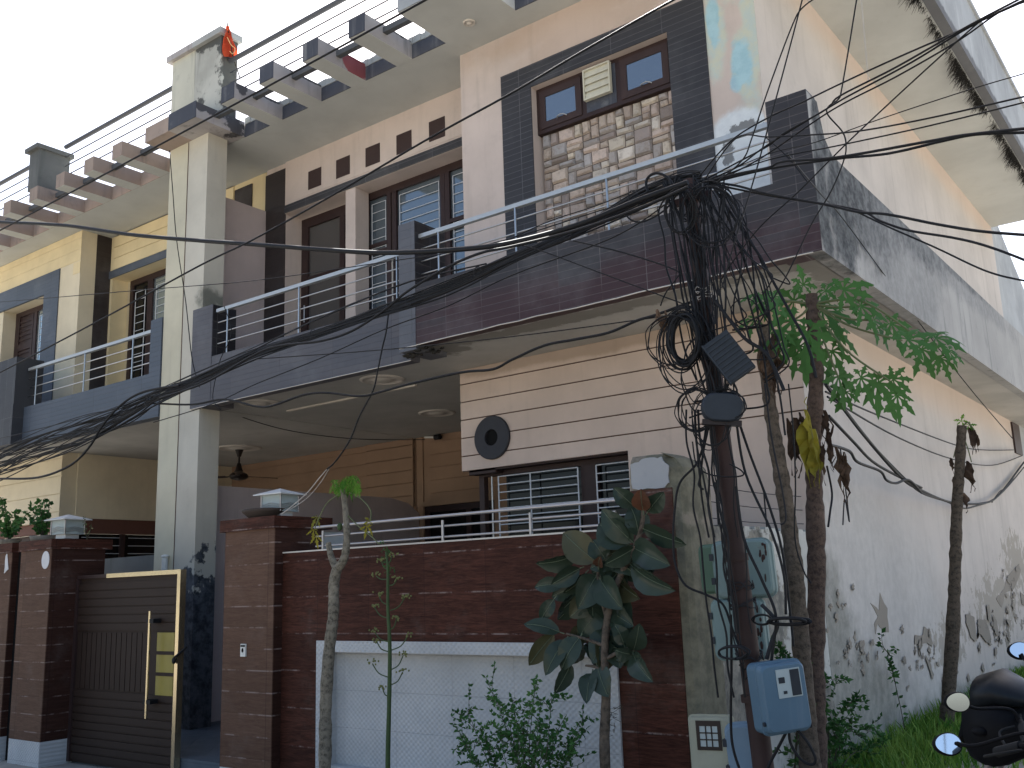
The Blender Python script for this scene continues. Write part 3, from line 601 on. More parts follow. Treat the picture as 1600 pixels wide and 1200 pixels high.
# peeled plaster scars on the side wall (thin flakes of bare render)
def jag(pts, amp, rnd, n=4):
    out = []
    for i in range(len(pts)):
        a, c = pts[i], pts[(i+1) % len(pts)]
        for j in range(n): t = j/n; out.append((a[0]+(c[0]-a[0])*t+rnd.uniform(-amp, amp), a[1]+(c[1]-a[1])*t+rnd.uniform(-amp, amp)))
    return out
scars = [
[(1360, 941), (1372, 953), (1374, 927), (1386, 950), (1388, 988), (1378, 988), (1372, 975), (1368, 990), (1364, 975), (1372, 962)],
 [(1428, 993), (1440, 993), (1443, 980), (1449, 982), (1455, 995), (1455, 1010), (1447, 1005), (1428, 1008)],
 [(1507, 960), (1513, 958), (1521, 965), (1524, 1003), (1517, 998), (1510, 980)], [(1526, 968), (1538, 968), (1547, 1000), (1540, 1004), (1528, 988)],
 [(1539, 947), (1544, 945), (1546, 972), (1541, 968)], [(1549, 960), (1555, 970), (1559, 994), (1552, 990)], [(1555, 935), (1566, 925), (1575, 900), (1592, 880), (1594, 895), (1583, 920), (1570, 925), (1565, 950)],
 [(1345, 1002), (1350, 1000), (1348, 1022), (1345, 1015)], [(1322, 1008), (1326, 1008), (1324, 1022)], [(1288, 982), (1293, 980), (1292, 990)], [(1444, 1022), (1450, 1030), (1457, 1055), (1454, 1062), (1449, 1045)], [(1430, 1032), (1434, 1030), (1432, 1048)], [(1306, 1032), (1309, 1035), (1307, 1038)], [(1552, 1010), (1556, 1015), (1554, 1030)], [(1570, 968), (1577, 968), (1576, 985)], [(1584, 957), (1589, 960), (1587, 975)], [(1325, 1030), (1329, 1034), (1326, 1038)], [(1415, 1073), (1419, 1070), (1417, 1080)], [(1593, 925), (1600, 930), (1604, 948), (1596, 945)], [(1337, 1005), (1339, 1004), (1338, 1014)]]
b = MB(); rnd = random.Random(11)
for (cx_, cy_, sx_, sy_, n_s) in ((1560, 985, 34, 40, 34), (1440, 1030, 26, 32, 16), (1340, 1020, 26, 22, 16), (1310, 950, 22, 26, 8), (1580, 920, 14, 26, 12), (1500, 1060, 40, 25, 10)):
    for i in range(n_s):
        x, y = rnd.gauss(cx_, sx_*.6), rnd.gauss(cy_, sy_*.6); w_, h_ = rnd.uniform(.8, 3.0), rnd.uniform(2, 10); sk = rnd.uniform(-3, 4)
        if y < 1075 and x < 1610: scars.append([(x-w_, y), (x, y-h_), (x+w_*.6, y-h_*.4), (x+w_+sk*.3, y+h_*.5), (x+sk*.5, y+h_), (x-w_*.3, y+h_*.3)])
for sc_ in scars:
    pts = [oX(x, y, XS) for x, y in jag(sc_, 1.2, rnd, 3)]; zo = .001+.00035*(len(b.f)//2 % 60); b.prism([(XS+zo, p.y, p.z) for p in pts][::-1], (.003, 0, 0))
b.build('bare_render_scar', 'bare_render', HL)

# ================================================================== CREAM / YELLOW NEIGHBOUR HOUSE
HN = thing('house', 'cream and yellow two-storey house left of the shared column, with blue-grey tiled balcony', 'house', (-14.5, 8.5, 0))
b = MB(); b.box(-19, -15.82, 8.44, 8.7, 2.9, 4.05); grooves(b, -19, -15.82, 8.42, 2.9, 4.05, .30, zstart=3.05); b.build('front_wall', 'yellow_pale', HN); b = MB(); b.box(-19, -15.82, 8.44, 8.7, 0, 1); b.build('sill_wall', 'yellow_pale', HN)
b = MB(); b.box(-15.95, -15.80, 8.70, 11.85, 2.95, 4.05); b.build('porch_side_wall', 'yellow_pale', HN)
b = MB(); b.box(-19, -15.85, 8.5, 8.6, 2.72, 2.9); b.box(-15.93, -15.83, 8.6, 11.85, 2.70, 2.95); b.build('window_band', 'maroon', HN)
b = MB(); b.box(-15.95, -15.86, 8.7, 11.85, .9, 1.0); 
for y in (8.72, 9.6, 10.5, 10.65, 11.75): b.box(-15.94, -15.86, y, y+.07, 1.0, 2.70)
b.box(-19, -15.9, 8.62, 8.68, 2.6, 2.72)
w = b.build('window', 'frame_brown', HN)
b = MB(); b.box(-15.97, -15.94, 8.72, 11.8, 1.0, 2.7); b.box(-19, -15.95, 8.66, 8.68, 1, 2.6); b.build('pane', 'glass_dark', w)
b = MB()
for i in range(12):
    z = 1.15+i*.135
    for (y0, y1) in ((8.85, 9.55), (9.72, 10.45), (10.78, 11.7)): b.tube([(-15.84, y0, z), (-15.84, y1, z)], .006, 5)
b.build('grille', 'grille_white', w)
b = MB(); b.box(-15.9, -10.94, 11.87, 12.0, 0, 4.05); grooves(b, -12.05, -10.94, 11.80, 2.9, 4.05, .21, zstart=3.1); grooves(b, -15.8, -12.05, 11.85, 2.9, 4.05, .21, zstart=3.1); b.build('porch_wall', 'porch_wall', HN)
b = MB(); b.box(-19, -10.945, 7.49, 13, 4.052, 4.2); b.build('floor_slab', 'soffit', HN)
b = MB(); b.box(-15.2, -11.38, 7.33, 7.48, 3.95, 4.57); b.box(-11.64, -11.38, 7.332, 7.482, 4.57, 5.32); b.build('balcony_panel', 'neighbour_tile', HN)
b = MB(); b.box(-19, -15.02, 7.16, 7.47, 3.98, 4.60); b.box(-15.7, -15.02, 7.165, 7.60, 4.60, 5.36); b.box(-19, -15.7, 7.17, 7.3, 4.6, 5.36); b.build('corner_pier', 'neighbour_dark', HN)
b = MB(); b.box(-11.37, -10.94, 7.351, 7.66, 0, 7.75); b.build('column', 'column_cream', HN)
b = MB(); b.box(-19, -15.10, 8.15, 8.17, 7.21, 7.75); b.box(-15.75, -15.10, 8.15, 8.17, 4.2, 7.21); b.box(-15.3, -15.10, 8.17, 9.2, 4.2, 7.75); b.box(-19, -15.3, 8.6, 8.7, 4.2, 7.75)
for i in range(2): pass
b.build('upper_wall', 'yellow_pale', HN)
b = MB(); grooves(b, -19, -15.10, 8.143, 7.22, 7.745, .2, .01, .007); b.box(-15.32, -15.102, 8.143, 8.149, 7.0, 7.2); b.build('grooved_frieze', 'yellow', HN)
b = MB(); b.box(-19, -15.75, 8.13, 8.17, 6.84, 7.21); b.box(-16.24, -15.75, 8.132, 8.17, 4.2, 6.84); b.build('tile_frame', 'neighbour_tile', HN)
b = MB(); b.box(-16.24, -16.2, 8.17, 8.45, 4.2, 6.84); b.box(-19, -16.2, 8.17, 8.45, 6.84, 6.9); b.box(-18.6, -17.75, 8.17, 8.45, 4.2, 6.84); b.build('window_reveal', 'yellow_pale', HN)
b = MB(); frame_rect(b, -17.75, -16.24, 4.2, 6.84, 8.40, .09, .05); b.box(-17.08, -16.98, 8.402, 8.44, 4.3, 6.75); b.box(-17.66, -17.6, 8.402, 8.44, 4.3, 6.75); b.box(-17.15, -17.1, 8.402, 8.44, 4.3, 6.75)
for z in (6.1, 5.2): b.box(-17.6, -17.15, 8.403, 8.439, z, z+.12)
w = b.build('window', 'frame_brown2', HN)
b = MB(); b.box(-16.98, -16.33, 8.43, 8.434, 4.3, 6.75); b.build('pane', 'glass_sky', w)
b = MB(); b.box(-17.6, -17.15, 8.425, 8.43, 4.3, 6.75)
for i in range(28): b.box(-17.6, -17.15, 8.412, 8.425, 4.33+i*.085, 4.37+i*.085)
b.build('shutter', 'frame_brown', w)
grille(w, -16.9, -16.4, 4.35, 6.65, 8.42, 20, .005)
b = MB(); b.box(-15.10, -10.94, 8.69, 9.0, 7.0, 7.75); b.box(-15.1, -15.04, 8.70, 9.0, 4.2, 7.0); b.box(-11.68, -10.94, 8.69, 9.0, 4.2, 7.0); grooves(b, -15.0, -11.7, 8.672, 7.14, 7.745, .2, .01, .018); b.build('recess_wall', 'yellow', HN)
b = MB(); b.box(-15.52, -15.096, 8.42, 8.694, 4.2, 7.745); b.build('pilaster', 'pilaster_tile', HN); b = MB(); b.box(-11.67, -11.26, 8.672, 8.69, 4.2, 7.66); b.build('pilaster', 'pilaster_tile', HN)
b = MB(); b.box(-15.10, -11.67, 8.665, 8.69, 7.0, 7.13); b.build('lintel_strip', 'neighbour_tile', HN)
xw0 = oY(200, 520, 8.97).x; xw1 = oY(230, 520, 8.97).x
b = MB(); frame_rect(b, xw0, -11.68, 4.2, 6.99, 8.97, .1, .06); b.box(xw1-.05, xw1+.1, 8.972, 9.02, 4.3, 6.89); w = b.build('window', 'frame_brown', HN)
b = MB(); b.box(xw1+.1, -11.78, 9.0, 9.005, 4.3, 6.89); b.build('pane', 'glass_sky', w)
b = MB(); b.box(xw0+.1, xw1-.05, 9.0, 9.005, 4.3, 6.89); b.build('pane', 'glass_dark', w)
grille(w, xw0+.17, xw1-.12, 4.4, 6.75, 8.98, 18, .006, ); grille(w, xw1+.2, -11.9, 4.4, 6.75, 8.985, 20, .006)
b = MB(); b.box(-19, -10.9, 7.77, 24, 7.752, 7.95); b.box(-19, -10.9, 7.762, 7.77, 7.752, 7.97, 1); b.build('roof_slab', ['eave', 'beam_peach'], HN)
for xr in (-12.0, -12.75, -13.55, -14.36, -15.2, -16.0, -16.8, -17.6, -18.4):
    b = MB(); b.box(xr-.245, xr, 6.98, 7.762, 7.753, 7.97, 0); b.box(xr-.243, xr-.002, 6.985, 7.76, 7.748, 7.753, 1); b.build('pergola_beam', ['beam_peach', 'eave'], HN)
b = MB(); b.box(-19, -11.42, 7.27, 7.34, 7.86, 7.93); b.build('tie_bar', 'tie_grey', HN)
b = MB(); b.box(-11.42, -10.862, 6.98, 7.75, 7.75, 7.97, 0); b.build('tower_ledge', ['beam_peach'], HN)
b = MB(); b.box(-11.40, -10.862, 7.35, 7.62, 7.97, 9.12, 0); b.build('roof_tower', 'tower_left', HN)
b = MB(); b.box(-11.47, -10.862, 7.29, 7.66, 9.12, 9.21); b.build('tower_cap', 'beam', HN)
b = MB(); b.box(-14.72, -14.42, 7.0, 7.5, 7.97, 8.62); b.build('roof_post', 'low_wall', HN)
b = MB(); b.box(-14.78, -14.38, 6.94, 7.55, 8.62, 8.69); b.build('roof_post_cap', 'low_wall', HN)
p = oZ(374, 700, 4.05); ceiling_ring(p.x, p.y, 4.051, .38, HN)
b = MB(); b.box(-13.0, -11.38, 7.42, 7.56, 0, 2.14); b.build('low_wall', 'low_wall', HN)
b = MB(); b.tube([(-11.05, 7.3, 1.5), (-11.05, 7.3, 2.1)], .04, 10); b.ell((-11.05, 7.3, 2.1), .05, .05, .025); b.build('drain_pipe', 'pvc', HN)

b = MB(); b.box(-10.86, -6.6, 6.08, 11.85, GZ, .03); b.box(-15.8, -10.94, 6.2, 11.8, GZ, .05)
tag(b.build('porch_floor', 'porch_floor'), kind='structure')

# ceiling fan (hangs in the neighbour's porch, seen above the divider)
FX = oZ(374, 703, 4.02); hub = oY(373, 744, FX.y)
fan = thing('ceiling_fan', 'dark brown ceiling fan hanging from the porch ceiling right of the column', 'ceiling fan', (FX.x, FX.y, hub.z))
b = MB(); b.tube([(FX.x, FX.y, 4.03), (FX.x, FX.y, hub.z+.08)], .016); b.tube([(FX.x, FX.y, 4.03), (FX.x, FX.y, 3.90)], [.075, .03], 12); b.tube([(FX.x, FX.y, hub.z+.22), (FX.x, FX.y, hub.z+.08)], [.03, .07], 12); b.build('rod', 'fan_brown', fan)
b = MB(); b.ell((FX.x, FX.y, hub.z), .16, .16, .075); b.build('motor', 'fan_brown', fan)
for i in range(3):
    a = R(-37+120*i); T = Matrix.Translation((FX.x, FX.y, hub.z)) @ Matrix.Rotation(a, 4, 'Z') @ Matrix.Rotation(R(8), 4, 'X')
    b = MB(); b.obox(T, .14, .27, -.02, .02, -.005, .005); b.add([T @ Vector(q) for q in [(.24, -.055, 0), (.72, -.075, 0), (.74, 0, 0), (.72, .065, 0), (.24, .05, 0), (.24, -.055, .008), (.72, -.075, .008), (.74, 0, .008), (.72, .065, .008), (.24, .05, .008)]], [(0, 4, 3, 2, 1), (5, 6, 7, 8, 9), (0, 1, 6, 5), (1, 2, 7, 6), (2, 3, 8, 7), (3, 4, 9, 8), (4, 0, 5, 9)]); b.build('blade', 'fan_brown', fan)
lt = thing('tube_light', 'small dark-ended tube light high on the porch wall near the ceiling', 'light fitting', oY(680, 683, 11.8))
b = MB(); e0 = oY(664, 683, 11.75); e1 = oY(684, 683, 11.75); b.tube([e0, e1], .02, 8); b.build('tube', 'pvc', lt); b = MB(); b.tube([e1-Vector((.06, 0, 0)), e1+Vector((.05, 0, 0))], .045, 10); b.build('end_cap', 'black', lt)

# ================================================================== RAILINGS
def railing(label, x0, x1, y, ztop, zs, posts, rt=.028, r=.009, zbase=None, mt='steel_blue', group='steel railings', flat=True, mat2='steel'):
    t = thing('railing', label, 'railing', (x0, y, zbase if zbase is not None else zs[-1]), group)
    b = MB()
    if flat: b.box(x0, x1, y-.025, y+.025, ztop-.035, ztop+.008)
    else: b.tube([(x0, y, ztop), (x1, y, ztop)], rt, 10)
    b.build('handrail', mt, t)
    for z in zs: b = MB(); b.tube([(x0+.02, y, z), (x1-.02, y, z)], r, 7); b.build('rail', mat2, t)
    for x in posts: b = MB(); b.tube([(x, y-.012, zbase), (x, y-.012, ztop-.035)], r*1.2, 7); b.build('post', mat2, t)
    return t
railing('long steel balcony railing above the dark red tiled panel', -6.57, -2.67, 7.24, 5.25, (5.10, 4.96, 4.82), (-6.3, -5.30, -4.25), zbase=4.69)
railing('steel balcony railing between the shared column and the dark tiled pier', -10.20, -6.83, 7.37, 5.19, (5.02, 4.88, 4.74), (-9.98, -8.62, -7.02), zbase=4.58)
railing('steel railing on the blue-grey tiled neighbour balcony', -15.0, -11.64, 7.37, 5.19, (5.02, 4.88, 4.74), (-14.75, -13.35, -12.1), zbase=4.57)
zr_ = (8.61, 8.45, 8.28)
railing('thin-railed steel roof railing right of the roof tower', -10.27, -2.0, 7.5, 8.79, zr_, (-2.2,), .036, .010, 7.95, 'roof_rail', flat=False, mat2='roof_rail')
railing('steel roof railing between the roof tower and the small roof post', -14.42, -11.40, 7.42, 8.79, zr_, (), .036, .010, 7.95, 'roof_rail', flat=False, mat2='roof_rail')
railing('steel roof railing running off left of the small roof post', -19.5, -14.72, 7.42, 8.79, zr_, (), .036, .010, 7.95, 'roof_rail', flat=False, mat2='roof_rail')
railing('three-bar steel railing on top of the wood-grain boundary wall', -6.62, -3.50, 5.86, 2.155, (2.075, 1.99), (-6.5, -5.11, -4.25), .013, .0095, 1.93, 'steel_dull', flat=False, mat2='steel_dull')

# ================================================================== BOUNDARY WALL, PILLARS, GATE
BW = thing('boundary_wall', 'reddish wood-grain tiled boundary wall with a recessed white tile panel and a grey-topped end pillar', 'wall', (-5, 5.8, 0))
b = MB(); b.box(-6.97, -6.50, 5.8, 6.0, GZ, 1.945); b.box(-6.50, -3.53, 5.8, 6.0, 1.19, 1.945); b.box(-3.53, -3.36, 5.8, 6.0, GZ, 1.945); b.box(-3.36, -3.04, 5.79, 6.0, GZ, 2.20); b.box(-6.5, -3.53, 5.92, 6.0, GZ, 1.19)
b.build('wood_tile_face', 'wood_wall', BW)
b = MB(); b.box(-6.97, -3.37, 5.795, 6.0, 1.945, 1.957); b.build('top_edge', 'rose_white', BW)
b = MB(); b.box(-6.46, -3.57, 5.782, 5.80, 1.10, 1.19); b.box(-6.5, -6.40, 5.781, 5.80, GZ, 1.191); b.box(-3.62, -3.53, 5.781, 5.80, GZ, 1.191); b.box(-6.40, -3.62, 5.915, 5.92, GZ, 1.19)
b.box(-6.40, -6.395, 5.80, 5.915, GZ, 1.10); b.box(-3.625, -3.62, 5.80, 5.915, GZ, 1.1); b.box(-6.4, -3.62, 5.80, 5.915, 1.10, 1.105); b.box(-6.4, -3.62, 5.80, 5.915, .17, .19)
b.build('white_panel', 'white_tile', BW)
# rounded aged pillar
b = MB(); pf = []
for i in range(9): a = math.pi/2*i/8; pf.append((-3.0+.08*math.sin(a), 6.0+.1*(1-math.cos(a))))
prof = [(-3.36, 5.802), (-3.05, 5.802), (-2.99, 5.82), (-2.965, 5.87), (-2.95, 6.1), (-2.955, 6.2), (-3.36, 6.2)]
zl = [GZ, 2.2, 2.34, 2.40, 2.43]; sc_ = [0, 0, .02, .06, .14]
vs = []
for z, s_ in zip(zl, sc_):
    for (x, y) in prof: vs.append((x - (s_ if x > -3.1 else 0), y + (s_*.4 if y < 5.85 else -s_*.6), z + (0 if s_ < .1 else .01)))
n_ = len(prof); b.add(vs, [(i*n_+j, i*n_+(j+1) % n_, (i+1)*n_+(j+1) % n_, (i+1)*n_+j) for i in range(4) for j in range(n_)]); b.add(vs[-n_:], [tuple(range(n_))])
b.build('pillar', 'aged_concrete', BW)
pts = jag([(-3.34, 2.21), (-3.10, 2.20), (-3.06, 2.23), (-3.05, 2.34), (-3.10, 2.405), (-3.22, 2.41), (-3.34, 2.38)], .006, random.Random(2), 4)
b = MB(); b.prism([(x, 5.787, z) for x, z in pts], (0, .014, 0)); b.build('cement_patch', 'patch_plaster', BW)
SW = thing('side_boundary_wall', 'short flaking whitewashed wall behind the leaning pole', 'wall', (-3.1, 7, 0))
b = MB(); b.box(-3.28, -3.032, 6.2, 8.42, GZ, 1.93)
for i in range(22): y = 6.2+i*.1; b.box(-3.27+random.uniform(0, .02), -3.04, y, y+.098, 1.93, 1.95+random.uniform(0, .03))
b.build('wall_face', 'flaked_wall', SW)
b = MB()   # light wires strung over that wall
for z in (2.28, 2.16, 2.04): b.tube(smooth([(-3.15, 6.2, z), (-3.15, 7.3, z-.02), (-3.15, 8.42, z)]), .004, 4)
for y in (6.7, 7.6): b.tube([(-3.15, y, 1.93), (-3.15, y, 2.3)], .007, 5)
b.build('strung_wire', 'cable_grey', SW)

def pillar(label, x0, x1, y0, y1, capz0, capz1, over):
    t = thing('gate_pillar', label, 'pillar', ((x0+x1)/2, (y0+y1)/2, 0), 'wood-grain tiled gate pillars')
    b = MB(); b.box(x0, x1, y0+.01, y1, .10, capz0, 1); b.box(x0-.003, x1, y0, y0+.01, .10, capz0, 0); b.build('shaft', ['wood_pillar', 'wood_pillar_side'], t)
    b = MB(); b.box(x0-over, x1+over*.4, y0-over*.4, y1+over*2, capz0, capz1); b.build('cap', 'wood_wall', t)
    b = MB(); b.box(x0, x1, y0, y1, GZ, .10); b.build('plinth', 'white_tile', t); return t
P1 = pillar('gate pillar right of the gate with a lamp and dark clay dish on it', -7.67, -6.97, 5.70, 6.25, 2.17, 2.28, .06)
b = MB(); b.box(-7.45, -6.99, 6.3, 6.55, 1.9, 2.15); b.build('backing_pier', 'coping', P1)
P2 = pillar('gate pillar left of the gate with a lamp and a round white patch', -11.50, -10.82, 5.70, 6.35, 2.17, 2.285, .04)
b = MB(); c0 = oY(71, 875, 5.695); b.prism([(c0.x+.085*math.cos(a*math.pi/10), 5.694, c0.z+.10*math.sin(a*math.pi/10)) for a in range(20)], (0, .003, 0)); b.build('round_patch', 'whitewash', P2)
P3 = pillar("neighbour's wood-tiled pillar at the far left edge with a chalky mark", -12.6, -11.72, 5.70, 6.2, 2.17, 2.285, .03)
b = MB(); pts = jag([tuple(oY(6, 895, 5.69)[i] for i in (0, 2)), tuple(oY(12, 890, 5.69)[i] for i in (0, 2)), tuple(oY(11, 865, 5.69)[i] for i in (0, 2)), tuple(oY(8, 868, 5.69)[i] for i in (0, 2))], .008, random.Random(4), 3); b.prism([(x, 5.694, z) for x, z in pts], (0, .003, 0)); b.build('chalk_mark', 'whitewash', P3)
b = MB(); b.box(-11.715, -11.505, 5.78, 6.3, GZ, 2.27, 0); rnd = random.Random(9)  # black fill paints the shade of the gap; the white flecks are real marks
for i in range(46):
    z = rnd.uniform(.1, 2.2); x = -11.58+rnd.uniform(-.05, .06); b.ell((x, 5.778, z), rnd.uniform(.004, .014), .003, rnd.uniform(.006, .03), 6, 4, 1)
tag(b.build('gap_infill', ['hole_black', 'whitewash']), 'narrow dark gap flecked with white paint between two wood-tiled pillars', 'wall')

def lamp(label, c, s=1.0, rot=.2):
    t = thing('pillar_lamp', label, 'lamp', c, 'square lamps on the gate pillars'); T = Matrix.Translation(c) @ Matrix.Rotation(rot, 4, 'Z') @ Matrix.Scale(s, 4)
    b = MB(); b.obox(T, -.09, .09, -.09, .09, 0, .05); b.build('base', 'lamp_metal', t)
    b = MB(); b.obox(T, -.125, .125, -.125, .125, .05, .215); b.build('glass', 'lamp_glass', t)
    b = MB(); q = [T @ Vector(v) for v in [(-.19, -.19, .215), (.19, -.19, .215), (.19, .19, .215), (-.19, .19, .215), (-.19, -.19, .225), (.19, -.19, .225), (.19, .19, .225), (-.19, .19, .225), (0, 0, .29)]]
    b.add(q, [(0, 3, 2, 1), (0, 1, 5, 4), (1, 2, 6, 5), (2, 3, 7, 6), (3, 0, 4, 7), (4, 5, 8), (5, 6, 8), (6, 7, 8), (7, 4, 8)]); b.build('roof', 'lamp_metal', t)
    b = MB()
    for (x, y) in ((-.13, -.13), (.13, -.13), (.13, .13), (-.13, .13)): b.tube([T @ Vector((x, y, .05)), T @ Vector((x, y, .215))], .008*s, 4)
    for z in (.075, .095, .115):
        for sd_ in range(4):
            A = Matrix.Rotation(sd_*math.pi/2, 4, 'Z'); b.tube([T @ A @ Vector((-.135+.027*i, -.137, z+.02*math.exp(-((i-5)/2.2)**2))) for i in range(11)], .0035*s, 4)
    b.build('ornament_bars', 'steel_dull', t); return t
lamp('square pillar lamp with pale peaked roof standing in a dark clay dish', Vector((-7.24, 5.98, 2.295)), .92, .12)
lamp('square pillar lamp with pale peaked roof beside the potted plants on the left', Vector((-11.05, 6.0, 2.30)), .98, .12)
ds = MB(); n = 28; c = Vector((-7.33, 5.86, 2.28)); prof = [(.13, 0), (.21, .06), (.225, .085), (.21, .085), (.19, .06), (.001, .03)]; vs = []
for r_, z in prof:
    for j in range(n): a = 2*math.pi*j/n; vs.append(c+Vector((r_*1.05*math.cos(a), r_*.8*math.sin(a), z)))
ds.add(vs, [(i*n+j, i*n+(j+1) % n, (i+1)*n+(j+1) % n, (i+1)*n+j) for i in range(5) for j in range(n)], 0, True)
tag(ds.build('clay_dish', 'dish_brown'), 'shallow dark clay dish on the gate pillar cap in front of the lamp', 'dish')
b = MB(); sp = oY(380, 1016, 5.69); b.box(sp.x-.035, sp.x+.035, 5.685, 5.70, sp.z-.055, sp.z+.055, 0); b.ell((sp.x-.003, 5.684, sp.z), .014, .006, .02, 10, 6, 1); b.box(sp.x-.03, sp.x+.03, 5.683, 5.686, sp.z+.03, sp.z+.045, 1)
tag(b.build('doorbell_switch', ['switch_white', 'hole_black']), 'white doorbell switch on the brown tiled gate pillar', 'doorbell')

# gate, left leaf closed, right leaf swung inward
G = thing('gate', 'dark brown slatted metal gate leaf with gold trim, closed between the pillars', 'gate', (-10.8, 6.03, 0)); gy = 6.03; x0, x1 = -10.80, -8.80
b = MB(); b.box(x0, x1-.06, gy+.01, gy+.03, GZ+.02, 1.84)
for i in range(6): z = 1.775-i*.088; b.box(x0+.03, x1-.06, gy-.006, gy+.01, z-.076, z, 0)
for i in range(9): z = .62-i*.083; b.box(x0+.03, x1-.06, gy-.006, gy+.01, z-.066, z, 0)
for i in range(14): x = x0+.06+i*.098; b.box(x, x+.085, gy-.004, gy+.01, .64, 1.235, 0)
b.build('leaf_panel', 'gate_brown', G)
b = MB(); b.box(x1-.055, x1, gy-.03, gy+.04, GZ+.02, 1.87); b.box(x0+.62, x1-.055, gy-.029, gy+.039, 1.825, 1.87); b.build('trim', 'gold', G)
b = MB(); b.box(x0, x0+.62, gy-.02, gy+.035, 1.83, 1.868); b.box(x0-.02, x0+.03, gy-.02, gy+.035, GZ+.02, 1.83); b.build('edge', 'frame_brown', G)
b = MB(); b.box(x1-.40, x1-.10, gy-.008, gy+.009, .62, 1.24); b.build('amber_panel', 'gate_panel', G)
b = MB()
for z in (.81, 1.02): b.box(x1-.40, x1-.08, gy-.014, gy-.008, z, z+.035)
b.build('panel_bar', 'gate_brown', G)
b = MB(); b.tube([(x1-.42, gy-.09, .40), (x1-.42, gy-.09, 1.46)], .014, 10); b.build('handle', 'gold', G)
b = MB()
for z in (1.36, .56): b.box(x1-.47, x1-.34, gy-.10, gy-.01, z-.02, z+.02)
b.tube([(x1-.02, gy-.05, 1.0), (x1+.10, gy+.0, 1.1)], .012, 6); b.ell((x1-.03, gy-.05, .97), .025, .02, .035); b.build('latch', 'black', G)
G2 = thing('gate', 'dark gate leaf swung inward and seen edge-on beside the right gate pillar', 'gate', (-7.72, 6.3, 0)); b = MB(); b.box(-7.735, -7.70, 6.3, 7.9, .08, 1.84); b.build('leaf_panel', 'gate_brown', G2)
b = MB(); b.box(-7.74, -7.69, 6.26, 6.30, .05, 1.87); b.box(-7.80, -7.735, 6.5, 6.53, 1.35, 1.37); b.build('edge', 'black', G2)

# ================================================================== POLE
PT = oY(1078, 292, 5.25); PB = oY(1193, 1200, 5.28); dirp = (PB-PT).normalized(); PG = PB + dirp*((PB.z-GZ)/-dirp.z)
def PO(t): return PT.lerp(PG, t)
def onpole(y):   # point of the pole's axis at photo row y
    t = 0.0; best = (1e9, 0)
    for i in range(401):
        p = PO(i/400) - CAM; v = 600 + FPX*p.dot(CD)/p.dot(CF)
        if abs(v-y) < best[0]: best = (abs(v-y), i/400)
    return PO(best[1])
pole = thing('utility_pole', 'rusty brown iron pole leaning left, strapped all over with black cables', 'pole', PG)
b = MB(); b.tube([PO(1), PO(.55)], .058, 16); b.tube([PO(.56), PO(.25)], .052, 16); b.tube([PO(.26), PO(-.01)], .044, 16); b.tube([PO(.555), PO(.545)], .066, 16); b.tube([PO(.255), PO(.245)], .058, 16); b.build('shaft', 'pole_rust', pole)
for y_ in (470, 640, 1090):
    q = onpole(y_); b = MB(); b.tube([q-dirp*.02, q+dirp*.02], .075, 16); b.build('clamp', 'pole_rust', pole)
T = Matrix.Translation(onpole(312)); b = MB(); b.obox(T, -.13, .13, -.02, .02, -.02, .02); b.build('cross_arm', 'pole_rust', pole)
def rbox(mb, T, w, d, h, r=.03, mi=0, taper=.92):
    """box with rounded corners, front face at -d, a little smaller at the front"""
    o = []
    for (cx, cz, a0) in ((w/2-r, h/2-r, 0), (-w/2+r, h/2-r, 90), (-w/2+r, -h/2+r, 180), (w/2-r, -h/2+r, 270)):
        for i in range(5): a = R(a0+i*22.5); o.append((cx+r*math.cos(a), cz+r*math.sin(a)))
    n = len(o); rings = [(0, 1), (-d*.55, 1), (-d*.56, 1.03), (-d*.66, 1.03), (-d*.68, .99), (-d*.93, taper+.03), (-d, taper-.03)]
    vs = [T @ Vector((x*s_, y, z*s_)) for y, s_ in rings for x, z in o]; fs = [(i*n+j, (i+1)*n+j, (i+1)*n+(j+1) % n, i*n+(j+1) % n) for i in range(len(rings)-1) for j in range(n)]
    mb.add(vs, fs, mi); mb.add(vs[-n:], [tuple(range(n))], mi); mb.add(vs[:n], [tuple(range(n))[::-1]], mi); return mb
def boxT(c, yaw, tilt=0): return Matrix.Translation(c) @ Matrix.Rotation(R(yaw), 4, 'Z') @ Matrix.Rotation(R(tilt), 4, 'Y')
def meter(label, px, py, Y, w, h, d, yaw, mt, tilt=0, extra=None, r=.03, cat='meter box'):
    c = oY(px, py, Y); t = thing('meter_box', label, cat, c, 'boxes fixed around the pole'); T = boxT(c, yaw, tilt)
    b = MB(); rbox(b, T, w, d, h, r); b.build('case', mt, t)
    if extra: extra(t, T, w, d, h)
    return t
def ex_blue(t, T, w, d, h):
    b = MB(); b.obox(T, -.045, .095, -d-.004, -d+.01, .0, .145); b.build('window', 'lamp_glass', t)
    b = MB(); b.obox(T, .035, .088, -d-.007, -d-.003, .006, .138, 1); b.obox(T, -.035, .0, -d-.007, -d-.003, .075, .105, 1); b.obox(T, -.015, .005, -d-.007, -d-.003, .02, .035, 1); b.build('meter_face', ['vent_cream', 'box_dark'], t)
    b = MB()
    for z in (.12, .02, -.10, -.16): b.obox(T, w/2-.004, w/2+.012, -d*.7, -d*.45, z-.015, z+.015)
    b.build('hinge', 'black', t)
    b = MB(); b.tube([T @ Vector((-w/2+.02, -d*.8, -.12)), T @ Vector((-w/2-.005, -d*.8, -.12))], .012, 8); b.build('lock_stud', 'box_dark', t)
